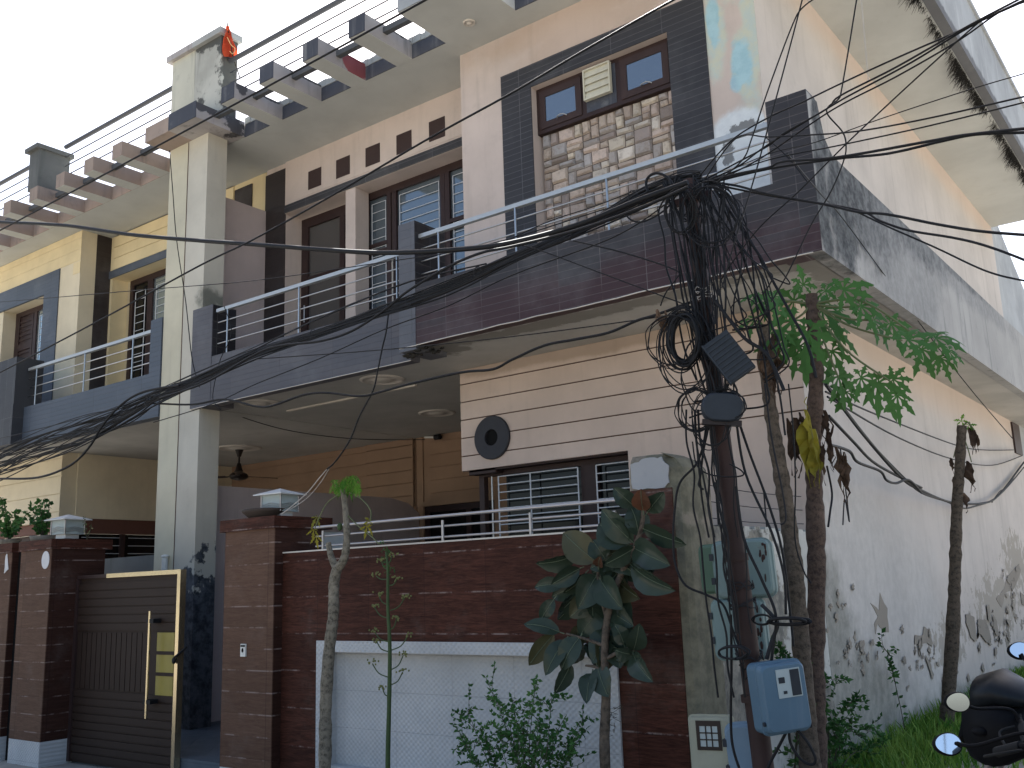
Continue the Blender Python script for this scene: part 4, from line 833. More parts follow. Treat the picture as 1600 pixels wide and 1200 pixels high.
def ex_cream(t, T, w, d, h):
    b = MB(); x0, x1, z0, z1 = -.075, .075, .00, .165
    for (a0, a1, c0, c1) in ((x0, x1, z0, z0+.02), (x0, x1, z1-.03, z1), (x0, x0+.02, z0+.02, z1-.03), (x1-.02, x1, z0+.02, z1-.03), (x0+.055, x0+.062, z0+.02, z1-.03), (x0+.09, x0+.097, z0+.02, z1-.03), (x0+.02, x1-.02, z0+.055, z0+.062), (x0+.02, x1-.02, z0+.093, z0+.10)): b.obox(T, a0, a1, -d-.006, -d+.002, c0, c1)
    b.build('window_grid', 'fan_brown', t); b = MB(); b.obox(T, x0+.015, x1-.015, -d-.002, -d+.002, z0+.015, z1-.02); b.build('window', 'lamp_glass', t)
def ex_rust(t, T, w, d, h):
    b = MB()
    for z in (.08, -.06): b.obox(T, -w/2-.012, -w/2+.01, -d-.004, -d*.6, z-.02, z+.02)
    b.build('hinge', 'box_dark', t)
    b = MB(); rnd = random.Random(int(w*1000))
    for i in range(9): x, z = rnd.uniform(.1, w/2-.02), rnd.uniform(-h/2+.03, h/2-.03); b.ell(T @ Vector((x, -d+.001, z)), rnd.uniform(.004, .012), .006, rnd.uniform(.006, .03), 6, 4)
    b.build('rust_spots', 'pole_rust', t)
meter('bright blue plastic meter box with a small display window, tied to the pole foot', 1208, 1086, 5.16, .27, .36, .14, 52, 'box_blue', -4, ex_blue, .035)
meter('pale rust-speckled metal box behind the pole, upper of the pair', 1166, 889, 5.56, .35, .34, .12, 12, 'box_pale', -2, ex_rust, .05)
meter('narrow green metal box left of the pale upper box', 1115, 889, 5.62, .13, .29, .10, 12, 'box_green', -2, None, .035)
meter('pale metal box with a rust stain behind the pole, lower of the pair', 1160, 981, 5.54, .31, .35, .11, 12, 'box_pale', -2, ex_rust, .05)
meter('cream metal box with a nine-square window against the aged pillar', 1118, 1168, 5.56, .26, .38, .10, 8, 'box_cream', -1, ex_cream, .03)
meter('dusty blue speckled box between the cream box and the pole', 1165, 1178, 5.50, .17, .36, .12, 14, 'box_blue2', -4, ex_rust, .05)
# round dark box and tilted louvred box high on the pole
c = oY(1128, 640, 5.12); t = thing('junction_box', 'dark blue oval junction box strapped across the pole', 'junction box', c); T = boxT(c, 28, 6); b = MB()
rbox(b, T, .235, .10, .165, .075); b.build('case', 'box_dark', t); b = MB(); b.obox(T, -.11, .11, -.07, -.02, -.10, -.07); b.build('lower_lip', 'fan_brown', t)
c = oY(1139, 560, 5.12); t = thing('junction_box', 'tilted dark ribbed plastic box hanging beside the pole', 'junction box', c); T = boxT(c, 22, -32); b = MB()
b.obox(T, -.085, .085, -.06, .0, -.135, .135); b.build('case', 'box_dark', t); b = MB()
for i in range(9): b.obox(T, -.08, .08, -.067, -.06, -.125+i*.029, -.112+i*.029)
b.obox(T, -.088, -.078, -.07, .0, -.138, .138); b.build('rib', 'box_dark', t)

# ================================================================== CABLES
def wpts(pts, Y, kk=6):
    n = len(pts); out = []
    for i, p in enumerate(pts):
        y = Y if isinstance(Y, (int, float)) else Y[0]+(Y[1]-Y[0])*i/(n-1)
        out.append(oY(p[0], p[1], y))
    return smooth(out, kk)
def cable(label, pts, Y=5.25, r=.006, mt='black', name='cable', grp='overhead cables', kk=6):
    w_ = wpts(pts, Y, kk)
    if pts[-1][0] >= 1640 or pts[-1][1] <= -10: w_.append(w_[-1] + (w_[-1]-w_[-4]).normalized()*9)
    if pts[0][0] <= -30: w_.insert(0, w_[0] + (w_[0]-w_[3]).normalized()*7)
    if pts[0][1] <= -10: w_.insert(0, w_[0] + (w_[0]-w_[3]).normalized()*7)
    b = MB(); b.tube(w_, r, 6, 0); o = b.build(name, mt); tag(o, label, 'cable', grp); return o
cable('straight black cable climbing from the left edge past the pergola beams', [(-60, 392), (0, 360), (112, 300), (400, 145), (665, 0), (720, -30)], 5.0, .010)
cable('black cable rising diagonally across the neighbour balcony to the top of the stone panel', [(-60, 615), (0, 582), (52, 555), (175, 490), (312, 415), (400, 372), (530, 299), (662, 221), (800, 145), (902, 85), (1000, 29), (1070, -10)], 4.9, .0085)
cable('thick black cable sagging across both balconies from the left edge', [(-60, 344), (0, 347), (100, 352), (200, 366), (300, 375), (400, 382), (550, 393), (625, 394.5), (725, 389), (800, 379), (900, 352), (1000, 312), (1075, 285)], 5.1, .019)
cable('thin cable running nearly level over the left windows', [(-40, 474), (0, 472), (235, 452), (400, 438), (617, 407), (695, 396), (800, 372), (960, 322), (1078, 288)], 5.3, .004)
cable('thin black cord hanging down the face of the shared column', [(265, 235), (270, 300), (276, 375), (290, 470), (300, 560), (312, 605)], 7.1, .006, grp='hanging cords')
cable('medium black cable looping down from the bundle and along the left balcony panel', [(1075, 292), (1000, 325), (900, 360), (800, 385), (752, 395), (700, 417), (637, 455), (600, 485), (550, 517), (500, 533), (440, 540), (400, 553), (320, 598), (250, 622)], 5.0, .010)
cable('low black cable swinging under the balcony slab to the pole', [(237, 630), (300, 632), (350, 624), (400, 635), (425, 634), (475, 617), (512, 614), (562, 619), (600, 611), (640, 600), (720, 582), (770, 577), (800, 562), (850, 540), (895, 531), (950, 520), (995, 501), (1025, 492), (1085, 470)], 5.3, .0095)
cable('thin straight wire under the left balcony to the debris nest', [(400, 561), (592, 547), (800, 526), (1025, 496), (1085, 488)], 5.35, .004)
cable('thin wire falling diagonally across the red balcony tiles to the pole', [(790, 378), (840, 390), (940, 427), (1060, 472), (1100, 486)], 5.2, .004)
cable('wire dropping from the bundle to the debris nest left of the pole', [(895, 376), (975, 395), (1055, 422), (1056, 436), (1040, 458), (1032, 478)], 5.15, .005)
cable('black cord hanging from the bundle in front of the porch ceiling', [(607, 490), (603, 520), (597, 545), (590, 580), (583, 610), (562, 650), (547, 687), (525, 720), (511, 733)], 5.6, .0065, grp='hanging cords')
cable('pale double wire from the hanging cord down to the pillar lamp', [(511, 733), (498, 748), (480, 770), (455, 792), (440, 803)], 5.7, .004, 'cable_pale', grp='hanging cords')
cable('second pale wire from the hanging cord to the back of the gate pillar', [(514, 733), (500, 755), (480, 778), (455, 795), (430, 807)], (5.62, 5.9), .003, 'cable_pale', grp='hanging cords')
cable('thin dark wire drooping across the porch ceiling to the tube light', [(300, 590), (312, 605), (325, 630), (400, 659), (470, 676), (560, 686), (664, 687)], (6.9, 10.5), .006, grp='hanging cords')
cable('pair of wires hanging in front of the left balcony pier', [(350, 478), (362, 520), (345, 560), (335, 600), (333, 625), (345, 640)], 7.0, .005, grp='hanging cords')
# main bundle, fanning out at the left edge
rnd = random.Random(21); core = [(1095, 280), (1060, 287), (1000, 311), (900, 362), (800, 405), (700, 449), (600, 485), (500, 520), (400, 553), (300, 598), (250, 618), (200, 645), (130, 674), (60, 700), (0, 725), (-50, 745)]
BD = thing('cable_bundle', 'thick sagging bundle of twisted black cables from the pole to the left edge', 'cable bundle', oY(600, 485, 5.25))
for i in range(30):
    ph = rnd.uniform(0, 6.28); a0 = rnd.uniform(-1, 1); pts = []
    for j, (x, y) in enumerate(core):
        sp = 4.2 + 3.0*math.sin(j*.9)**2 + (2.6*max(0, j-9) if j > 9 else 0) + (1.6*max(0, 4-j) if j < 4 else 0)
        if 10 < j: sp *= 1.05
        pts.append((x+rnd.uniform(-3, 3), y + sp*(a0*1.1+.6*math.sin(ph+j*1.1)+rnd.uniform(-.2, .2))))
    w_ = wpts(pts, 5.25+rnd.uniform(-.02, .02)); w_.append(w_[-1] + (w_[-1]-w_[-4]).normalized()*7); b = MB(); b.tube(w_, rnd.choice([.0035, .0045, .006, .0085]), 6); b.build('strand', rnd.choice(['black', 'black', 'black', 'cable_grey']), BD)
for (x, y) in ((992, 309), (643, 471), (493, 523), (233, 627), (197, 640), (750, 427), (890, 366)):
    c = oY(x, y, 5.22); b = MB(); 
    for q in range(3): a = rnd.uniform(0, 3); b.tube([c+Vector((.035*math.cos(a+u), -.03, .045*math.sin(a+u)-.0)) for u in (0, .9, 1.8, 2.7, 3.6)], .003, 4)
    b.build('tie', 'cable_grey', BD)
for lab, pts, Y, r in [
 ('lowest thick cable swinging below the bundle at the left', [(-30, 748), (0, 748), (60, 746), (110, 727), (140, 698), (160, 665), (190, 632), (225, 612), (280, 602)], 5.2, .012),
 ('slack cable just under the bundle by the neighbour porch', [(-30, 742), (10, 735), (60, 722), (110, 705), (160, 680), (230, 640), (300, 605)], 5.22, .007),
 ('pale-lit cable along the top of the bundle at the left', [(-40, 722), (0, 712), (110, 668), (240, 618), (380, 555), (450, 520), (540, 480), (640, 440), (760, 412)], 5.2, .006),
 ('cable running from the bundle past the column to the grey balcony panel', [(-30, 690), (30, 678), (170, 640), (300, 585), (430, 528), (560, 470), (700, 420)], 5.3, .004),
 ('thin wire under the bundle on the grey balcony tiles', [(240, 660), (330, 632), (400, 600), (500, 560), (600, 515), (700, 478), (800, 430), (960, 370), (1050, 312)], 5.32, .0045),
 ('upper steel-grey wire from the pole across the stone panel', [(1088, 276), (1010, 292), (930, 322), (860, 345), (800, 372)], 5.3, .004),
 ('curved black cable arching over the bundle beside the pole', [(1012, 300), (1010, 282), (1022, 271), (1040, 275), (1052, 290), (1058, 306)], 5.15, .009),
 ('looped cable hanging under the bundle left of the pole', [(975, 332), (985, 343), (1000, 347), (1020, 340), (1042, 325), (1060, 300)], 5.15, .006)]:
    cable(lab, pts, Y, r)
# wires to the upper right
for lab, pts, Y, r in [
 ('grey cable climbing right over the black balcony pier to the top right corner', [(1085, 285), (1140, 222), (1200, 184), (1255, 159), (1315, 130), (1400, 91), (1512, 42), (1600, 0), (1650, -22)], (5.25, 4.4), .006),
 ('upper strand of the cable pair twisting toward the top right corner', [(1095, 284), (1150, 255), (1200, 228), (1225, 208), (1292, 170), (1312, 150), (1400, 105), (1512, 41), (1600, -5), (1650, -30)], (5.25, 4.4), .0065),
 ('lower strand of the cable pair twisting toward the top right corner', [(1095, 286), (1150, 262), (1200, 226), (1300, 165), (1335, 145), (1425, 97), (1517, 41), (1600, 2), (1650, -20)], (5.25, 4.4), .0065),
 ('third cable rising below the twisted pair to the top right corner', [(1100, 290), (1150, 268), (1200, 240), (1300, 172), (1400, 120), (1495, 65), (1560, 20), (1600, 3), (1650, -12)], (5.25, 4.45), .006),
 ('cable crossing diagonally down from the eave to the pole', [(1535, 30), (1495, 65), (1405, 147), (1322, 225), (1247, 300), (1190, 352), (1150, 402), (1125, 440)], (4.6, 5.2), .0055),
 ('thin wire fanning right below the cable pair', [(1105, 282), (1200, 241), (1275, 222), (1375, 186), (1512, 141), (1600, 115), (1650, 100)], (5.2, 4.5), .0035),
 ('cable fanning right across the black pier toward the eave', [(1100, 282), (1150, 216), (1200, 214), (1262, 211), (1340, 205), (1450, 185), (1600, 151), (1650, 140)], (5.2, 4.5), .0055),
 ('lower fanning cable that ends on the right edge under the eave', [(1105, 284), (1200, 250), (1312, 227), (1450, 197), (1600, 160), (1650, 147)], (5.2, 4.5), .005),
 ('thick upper cable of the pair bound for the right edge', [(1100, 285), (1150, 272), (1200, 262), (1225, 252), (1307, 246), (1450, 221), (1500, 212), (1600, 201), (1650, 198)], (5.2, 4.5), .009),
 ('thick lower cable of the pair bound for the right edge', [(1105, 287), (1200, 264), (1307, 248), (1387, 240), (1470, 221), (1525, 210), (1600, 207), (1650, 206)], (5.2, 4.5), .009),
 ('thick cable sagging from the pole over the moldy parapet to the right edge', [(1105, 284), (1150, 290), (1200, 303), (1287, 319), (1340, 331), (1387, 335), (1462, 350), (1530, 361), (1600, 367), (1650, 371)], (5.2, 4.7), .009),
 ('second sagging cable over the moldy parapet, dipping at the far wall edge', [(1105, 286), (1200, 305), (1335, 327), (1375, 345), (1420, 360), (1487, 371), (1537, 383), (1600, 406), (1650, 430)], (5.2, 4.7), .008),
 ('cable branching down across the side parapet to the right', [(1335, 329), (1387, 354), (1462, 387), (1537, 422), (1592, 437), (1650, 445)], (5.0, 4.8), .006),
 ('thin stay wire crossing the parapet to the far small vent', [(1230, 240), (1280, 300), (1312, 335), (1375, 420), (1422, 485), (1510, 600), (1582, 685)], (5.3, 12.0), .006),
 ('long black wire dropping steeply past the eave and looping down to the parapet', [(1340, -10), (1327, 70), (1315, 140), (1310, 155), (1294, 167), (1294, 180), (1317, 207), (1322, 230), (1317, 255), (1298, 300), (1267, 352), (1232, 425), (1205, 472)], 5.0, .0055),
 ('steep black wire falling from the top edge past the blue paint patches', [(1256, -10), (1232, 82), (1200, 200), (1175, 290), (1150, 370), (1128, 450)], 5.0, .0055),
 ('wire bending from the top edge down to the pole head', [(1285, -10), (1254, 12), (1237, 42), (1200, 141), (1175, 215), (1160, 250), (1120, 285)], 5.0, .0055),
 ('short wire from the black pier down to the parapet corner clip', [(1197, 215), (1230, 245), (1262, 285)], 5.4, .005),
 ('pale thread hanging from the eave', [(1345, -10), (1351, 60), (1357, 128)], 6.8, .004)]:
    cable(lab, pts, Y, r*.8, 'cable_pale' if 'pale' in lab else 'black')
# cables crossing low to the side wall
def cable2(label, pts, r=.007, mt='black'):
    n = len(pts); out = []
    for i, (x, y, X) in enumerate(pts): out.append(oX(x, y, X) if X < -2.0 else oY(x, y, -X*5.25))
    b = MB(); b.tube(smooth(out, 6), r*1.35, 6); tag(b.build('cable', mt), label, 'cable', 'cables sagging along the side wall')
cable2('upper thin wire sagging from the papaya trunks to the small far vent', [(1290, 612, -2.35), (1375, 650, -2.6), (1492, 695, -2.85), (1535, 703, -2.95), (1585, 703, -2.98)], .006)
cable2('second thin wire sagging along the side wall to the right edge', [(1293, 620, -2.35), (1400, 682, -2.6), (1487, 717, -2.85), (1550, 727, -2.95), (1597, 712, -2.98)], .006)
cable2('thick twisted cable sagging deepest along the side wall', [(1290, 600, -2.35), (1350, 680, -2.45), (1407, 745, -2.62), (1437, 765, -2.72), (1487, 785, -2.86), (1537, 786, -2.93), (1562, 772, -2.95), (1600, 722, -2.98)], .011)
cable2('wavy companion of the thick cable along the side wall', [(1292, 604, -2.35), (1352, 683, -2.45), (1409, 743, -2.62), (1440, 770, -2.72), (1480, 784, -2.86), (1500, 793, -2.88), (1520, 792, -2.9), (1560, 775, -2.95), (1600, 730, -2.98)], .008)
cable2('wavy cable joining the thick one from the upper left', [(1295, 650, -2.35), (1335, 692, -2.42), (1362, 720, -2.5), (1395, 740, -2.6), (1440, 762, -2.7)], .009)
cable2('lowest wavy cable joining the thick one from the yellow leaf', [(1297, 695, -2.35), (1327, 705, -2.4), (1340, 722, -2.44), (1375, 736, -2.5), (1385, 750, -2.53), (1400, 755, -2.58), (1420, 750, -2.62), (1440, 770, -2.7)], .009)
cable2('pale-grey cord hanging straight beside the papaya trunk', [(1292, 728, -2.35), (1300, 770, -2.36), (1297, 800, -2.36), (1294, 823, -2.36)], .006)
cable2('thin crossing cords hanging below the dry leaves', [(1313, 700, -2.38), (1322, 770, -2.38), (1327, 815, -2.38), (1320, 780, -2.38), (1317, 820, -2.38)], .004, 'cable_grey')
for i, (lab, pts) in enumerate([
 ('loosely twisted wire tail of the side-wall cables near the right edge', [(1590, 735, -2.97), (1575, 760, -2.96), (1562, 768, -2.95), (1550, 785, -2.94)]),]): cable2(lab, pts, .006)

# tangle round the pole
rnd = random.Random(33)
TG = thing('cable_tangle', 'mass of black drop cables strapped down the upper half of the pole', 'cable tangle', onpole(480))
def px_of(p): v = p-CAM; return 800+FPX*v.dot(CR)/v.dot(CF), 600+FPX*v.dot(CD)/v.dot(CF)
for i in range(34):
    x0_ = rnd.uniform(1035, 1135); off = rnd.gauss(0, 9); pts = [(x0_, rnd.uniform(272, 305))]; bow = rnd.uniform(-26, 20)
    for y in range(330, 660, 44):
        cx_ = px_of(onpole(y))[0]; t_ = (y-290)/370; pts.append((cx_ + (1-t_)**1.5*(x0_-1085)*.9 + off + bow*math.sin(t_*math.pi)*rnd.uniform(.7, 1.2), y))
        if y > 430 and rnd.random() < .12: break
    b = MB(); b.tube(wpts(pts, 5.25+rnd.uniform(-.13, -.03)), rnd.choice([.003, .004, .005, .0065]), 5); b.build('strand', rnd.choice(['black', 'black', 'cable_grey']), TG)
for i in range(12):
    pts = []; off = rnd.gauss(0, 16)
    for y in range(640, 1100, 50):
        cx_ = px_of(onpole(y))[0]; pts.append((cx_-14+off+rnd.uniform(-5, 5), y)); 
        if y > 830 and rnd.random() < .2: break
    b = MB(); b.tube(wpts(pts, 5.16+rnd.uniform(-.05, .03)), rnd.choice([.004, .006, .007]), 5); b.build('strand', 'black', TG)
for i in range(16):
    xa_, xb_ = rnd.uniform(1085, 1130), rnd.uniform(1125, 1235); ye = rnd.uniform(430, 640); bow = rnd.uniform(-22, 26)
    pts = [(xa_, rnd.uniform(278, 300))] + [(xa_+(xb_-xa_)*t_+bow*math.sin(t_*3.14)*rnd.uniform(.6, 1.3)+rnd.uniform(-5, 5), 285+(ye-285)*t_) for t_ in (.15, .35, .55, .75, .9)] + [(xb_, ye), (xb_-rnd.uniform(10, 70), ye+rnd.uniform(-10, 30))]
    b = MB(); b.tube(wpts(pts, 5.2+rnd.uniform(-.1, .1)), rnd.choice([.0035, .0045, .006]), 5); b.build('loose_wire', 'black', TG)
for y_ in (300, 340, 455, 468, 476, 560, 655, 915, 945, 1025):
    q = onpole(y_); b = MB()
    for w_ in range(3): b.tube([q + dirp*rnd.uniform(-.03, .03) + Vector((.075*math.cos(a*.52), .075*math.sin(a*.52), .012*math.sin(a+w_))) for a in range(13)], .0035, 4)
    b.build('tie_wire', rnd.choice(['cable_grey', 'cable_pale']), TG)
def loops(name, label, cat, items, mt='black'):
    t = thing(name, label, cat, oY(items[0][0], items[0][1], 5.1))
    for (cx_, cy_, rx, ry, n, r) in items:
        for w_ in range(n):
            ph = rnd.uniform(0, 6.28); f1, f2 = rnd.uniform(.88, 1.12), rnd.uniform(.88, 1.12); dx, dy = rnd.uniform(-.12, .12)*rx, rnd.uniform(-.12, .12)*ry; Y = 5.12+rnd.uniform(-.05, .05); sp = rnd.uniform(-.3, .3)
            pts = [(cx_+dx+rx*f1*math.cos(ph+a*.45)*(1+.04*math.sin(3*a)), cy_+dy+ry*f2*math.sin(ph+a*.45)) for a in range(15)]
            b = MB(); b.tube(smooth([oY(x, y, Y+.03*math.sin(sp+i*.5)) for i, (x, y) in enumerate(pts)], 3), r*rnd.uniform(.8, 1.2), 5); b.build('loop', mt, t)
    return t
loops('cable_coil', 'thick black coil of spare cable hung left of the pole', 'cable coil', [(1069, 530, 21, 37, 12, .006), (1066, 532, 28, 44, 6, .004)])
loops('cable_loops', 'wide slack loops of wire hanging around and below the coil', 'cable loops', [(1050, 535, 38, 38, 3, .0035), (1072, 548, 44, 62, 4, .0035), (1100, 585, 34, 62, 2, .004)])
loops('cable_loops', 'small tangled wire loops left of the oval junction box', 'cable loops', [(1088, 640, 28, 32, 5, .0035), (1110, 655, 30, 44, 3, .0035), (1130, 625, 22, 18, 5, .003), (1140, 632, 26, 20, 3, .004)])
loops('cable_loops', 'wire loops hanging right of the pole under the bundle head', 'cable loops', [(1062, 330, 22, 36, 3, .004), (1150, 380, 16, 60, 1, .003), (1165, 490, 20, 26, 1, .003), (1110, 335, 40, 50, 3, .004)])
loops('cable_loops', 'small twisted loops around the bright blue meter box top', 'cable loops', [(1190, 968, 14, 8, 2, .005), (1232, 971, 30, 5, 3, .008), (1145, 1020, 22, 10, 2, .006)])
for lab, pts, Y, r in [
 ('black cable dropping from the pole head to the papaya trunk on the right', [(1110, 285), (1150, 345), (1187, 400), (1200, 425), (1230, 480), (1262, 540), (1275, 590)], 5.2, .009),
 ('second black cable dropping right beside it into the papaya leaves', [(1105, 285), (1140, 310), (1165, 350), (1175, 405), (1180, 460), (1190, 520), (1215, 600), (1227, 680)], 5.2, .006),
 ('curved cable bowing right from the pole head to the leaf crown', [(1120, 285), (1148, 320), (1160, 360), (1158, 420), (1147, 470), (1150, 500), (1180, 510), (1200, 480)], 5.15, .005),
 ('cable crossing from the ribbed box down right to the leaning trunk', [(1118, 470), (1140, 500), (1165, 530), (1195, 550), (1212, 580), (1225, 610)], 5.1, .011),
 ('black cable from the oval box sweeping down to the aged pillar', [(1105, 648), (1100, 690), (1088, 725), (1062, 755), (1054, 800), (1052, 850), (1056, 885), (1072, 915), (1105, 930), (1130, 945), (1145, 985), (1155, 1010)], 5.2, .0075),
 ('cut black cable end hanging left of the pole with frayed tip', [(1110, 655), (1100, 700), (1094, 745), (1092, 758), (1099, 765)], 5.15, .007),
 ('wide slack wire crossing in front of the pole with a hook end', [(1082, 690), (1088, 725), (1105, 740), (1135, 745), (1160, 743), (1158, 735), (1140, 725)], 5.1, .0045),
 ('black cable from the oval box slanting right and down behind the trunks', [(1155, 660), (1172, 710), (1200, 785), (1222, 860), (1235, 960), (1240, 1010)], 5.3, .008),
 ('second cable slanting right from the oval box beside the leaning trunk', [(1150, 655), (1165, 740), (1205, 830), (1225, 900), (1228, 960)], 5.25, .008),
 ('cable from pole middle down the right to the blue meter box', [(1150, 760), (1162, 840), (1190, 905), (1212, 960), (1208, 1010), (1205, 1035)], 5.15, .009),
 ('thin grey cord falling beside the leaning trunk', [(1195, 600), (1205, 680), (1222, 765), (1228, 810), (1220, 820)], 5.6, .006),
 ('long thin black wire beside the right trunk', [(1232, 600), (1240, 680), (1243, 760), (1242, 840), (1255, 890), (1268, 912)], 5.5, .005),
 ('black cable running down the pillar face behind the blue meter box', [(1142, 960), (1143, 1040), (1142, 1110), (1144, 1160), (1155, 1200), (1170, 1230)], 5.3, .008),
 ('outgoing cable curling under the blue meter box to the ground on the right', [(1233, 1135), (1235, 1160), (1250, 1185), (1268, 1195), (1274, 1185), (1262, 1160), (1245, 1140)], 5.15, .008),
 ('outgoing cable from the blue meter box slanting down left', [(1228, 1145), (1215, 1170), (1202, 1195), (1196, 1215)], 5.15, .009),
 ('cable bracket arm above the blue meter box running left and right', [(1198, 1030), (1205, 1005), (1215, 975), (1205, 960), (1190, 945)], 5.2, .012),
 ('frayed black wire ends left of the blue meter box', [(1155, 1040), (1162, 1035), (1160, 1048), (1168, 1044), (1170, 1055), (1164, 1062)], 5.15, .004)]:
    cable(lab, pts, Y, r, 'cable_grey' if 'grey' in lab or 'bracket' in lab else 'black', grp='cables on and around the pole')

# ================================================================== PLANTS
def basis(ang, nrm):
    """leaf axes: u points along the photo direction ang (degrees, 0 = right, 90 = up), n faces roughly nrm"""
    u = CR*math.cos(R(ang)) - CD*math.sin(R(ang)); n = (nrm - u*nrm.dot(u)).normalized(); return u, n.cross(u), n
LOBE = [(0, .03), (.24, .05), (.36, .10), (.44, .23), (.50, .11), (.60, .10), (.69, .19), (.76, .09), (.86, .08), (1.0, 0)]
def papaya_leaf(mb, c, ang, size, rnd, mi=0, lobes=7, droop=.35, nrm=None):
    nrm = nrm or (-CF*.8 + Vector((0, 0, 1))*rnd.uniform(.2, .9) + CR*rnd.uniform(-.5, .5)).normalized()
    u0, w0, n0 = basis(ang, nrm)
    for l in range(lobes):
        a = R(-135 + 270*l/(lobes-1)) if lobes > 1 else 0; L = size*(1-.42*abs(a)/R(135))*rnd.uniform(.85, 1.1)
        u = u0*math.cos(a)+w0*math.sin(a); w = -u0*math.sin(a)+w0*math.cos(a); cv = rnd.uniform(-.12, .12); dr = droop*rnd.uniform(.6, 1.5)
        vs = []
        for (t, h) in LOBE:
            cen = c + u*(L*t) + w*(cv*L*t*t) - Vector((0, 0, 1))*(dr*L*t*t) + n0*(.04*L*math.sin(t*3))
            h2 = h*rnd.uniform(.8, 1.2); vs += [cen - w*(h2*L) + n0*.06*h2*L - Vector((0, 0, h2*L*.25)), cen, cen + w*(h2*L) + n0*.06*h2*L - Vector((0, 0, h2*L*.25))]
        fs = []
        for i in range(len(LOBE)-1): fs += [(3*i, 3*i+1, 3*i+4, 3*i+3), (3*i+1, 3*i+2, 3*i+5, 3*i+4)]
        mb.add(vs, fs, mi)
def dead_leaf(mb, p, L, rnd, mi=0, w=.3):
    """crumpled hanging leaf"""
    n = 8; vs = []; tw = rnd.uniform(0, 6); ax = CR*math.cos(tw)+CF*math.sin(tw)*.6
    for i in range(n+1):
        t = i/n; cen = p - Vector((0, 0, L*t)) + CR*rnd.uniform(-.05, .05)*L; h = L*w*math.sin(min(1, t*1.1+.12)*math.pi)*rnd.uniform(.6, 1.3)*.5
        vs += [cen-ax*h+CF*rnd.uniform(-.07, .07)*L, cen+CF*rnd.uniform(-.06, .06)*L, cen+ax*h+CF*rnd.uniform(-.07, .07)*L]
    fs = []
    for i in range(n): fs += [(3*i, 3*i+1, 3*i+4, 3*i+3), (3*i+1, 3*i+2, 3*i+5, 3*i+4)]
    mb.add(vs, fs, mi)
def bumpy(pts, r0, r1, rnd, kk=7, amp=.12):
    sp = smooth(pts, kk); n = len(sp); return sp, [(r0+(r1-r0)*i/(n-1))*(1+rnd.uniform(-amp, amp)) for i in range(n)]
rnd = random.Random(77)
# right papaya with the green crown
PY = 6.3; base = oY(1272, 1200, PY); gz = oY(1272, 1215, PY); foot = Vector((gz.x, gz.y, 0))
t = thing('papaya_tree', 'tall thin papaya tree with a leafy green crown and hanging yellow leaves behind the pole', 'papaya tree', foot)
sp, rr = bumpy([foot, oY(1276, 1180, PY), oY(1273, 1050, PY), oY(1276, 900, PY), oY(1273, 780, PY), oY(1271, 690, PY), oY(1275, 600, PY), oY(1272, 520, PY), oY(1268, 460, PY)], .070, .042, rnd, 9)
b = MB(); b.tube(sp, rr, 12); b.build('trunk', 'bark_red', t)
crown = MB(); stems = MB(); top = oY(1268, 475, PY)
LV = [(1215, 472, 150, 62), (1185, 462, 175, 50), (1240, 500, 220, 75), (1222, 520, 240, 60), (1262, 520, 265, 85), (1300, 512, -40, 75), (1290, 455, 60, 55), (1255, 445, 100, 60), (1318, 452, 30, 60), (1345, 478, -20, 75), (1365, 500, -60, 80), (1392, 505, -30, 70), (1240, 470, 130, 70), (1285, 485, -10, 80), (1272, 545, -95, 80), (1300, 548, -60, 60), (1250, 540, 250, 65),
      (1418, 530, 20, 60), (1440, 545, -70, 70), (1462, 528, 15, 62), (1482, 548, -30, 48), (1470, 560, -60, 40), (1310, 588, -80, 62), (1345, 590, -20, 60), (1372, 598, -50, 70), (1395, 592, 10, 60), (1402, 618, -85, 55), (1322, 612, -120, 50)]
for (x, y, a, s_) in LV:
    d_ = PY + rnd.uniform(-.4, .3); c = oY(x, y, d_); sz = s_/FPX*(c-CAM).length
    papaya_leaf(crown, c, a, sz*rnd.uniform(.55, .82), rnd, 0, 7, rnd.uniform(.12, .45), (-CF*rnd.uniform(.5, 1) + Vector((0, 0, 1))*rnd.uniform(.1, 1.0) + CR*rnd.uniform(-.6, .6)).normalized())
for tgt, mid in (((1410, 532), (1330, 510)), ((1425, 520), (1345, 470)), ((1390, 595), (1320, 545)), ((1345, 478), (1310, 480)), ((1310, 590), (1290, 540)), ((1190, 462), (1230, 470)), ((1240, 500), (1255, 490)), ((1365, 500), (1320, 497))):
    stems.tube(smooth([top, oY(mid[0], mid[1], PY-.05), oY(tgt[0], tgt[1], PY-.05)], 6), [.009]*6+[.007]*6+[.005], 6)
crown.build('leaves', 'papaya_leaf', t); stems.build('petioles', 'petiole', t)
b = MB()
for (x, y, L) in ((1262, 640, 85), (1255, 660, 95), (1275, 670, 85), (1268, 700, 55), (1258, 620, 60)): dead_leaf(b, oY(x, y, PY-.12), L/FPX*6.9, rnd, 0, .34)
b.build('yellow_leaves', 'papaya_yellow', t)
b = MB()
for (x, y, L) in ((1240, 655, 90), (1285, 640, 70), (1292, 660, 80), (1312, 700, 85), (1316, 705, 70), (1248, 650, 70), (1290, 690, 60)): [dead_leaf(b, oY(x+rnd.uniform(-6, 6), y+rnd.uniform(-6, 10), PY-.1), L/FPX*rnd.uniform(4, 6.9), rnd, 0, .17) for q_ in range(3)]
b.build('dry_leaves', 'dry_leaf', t)
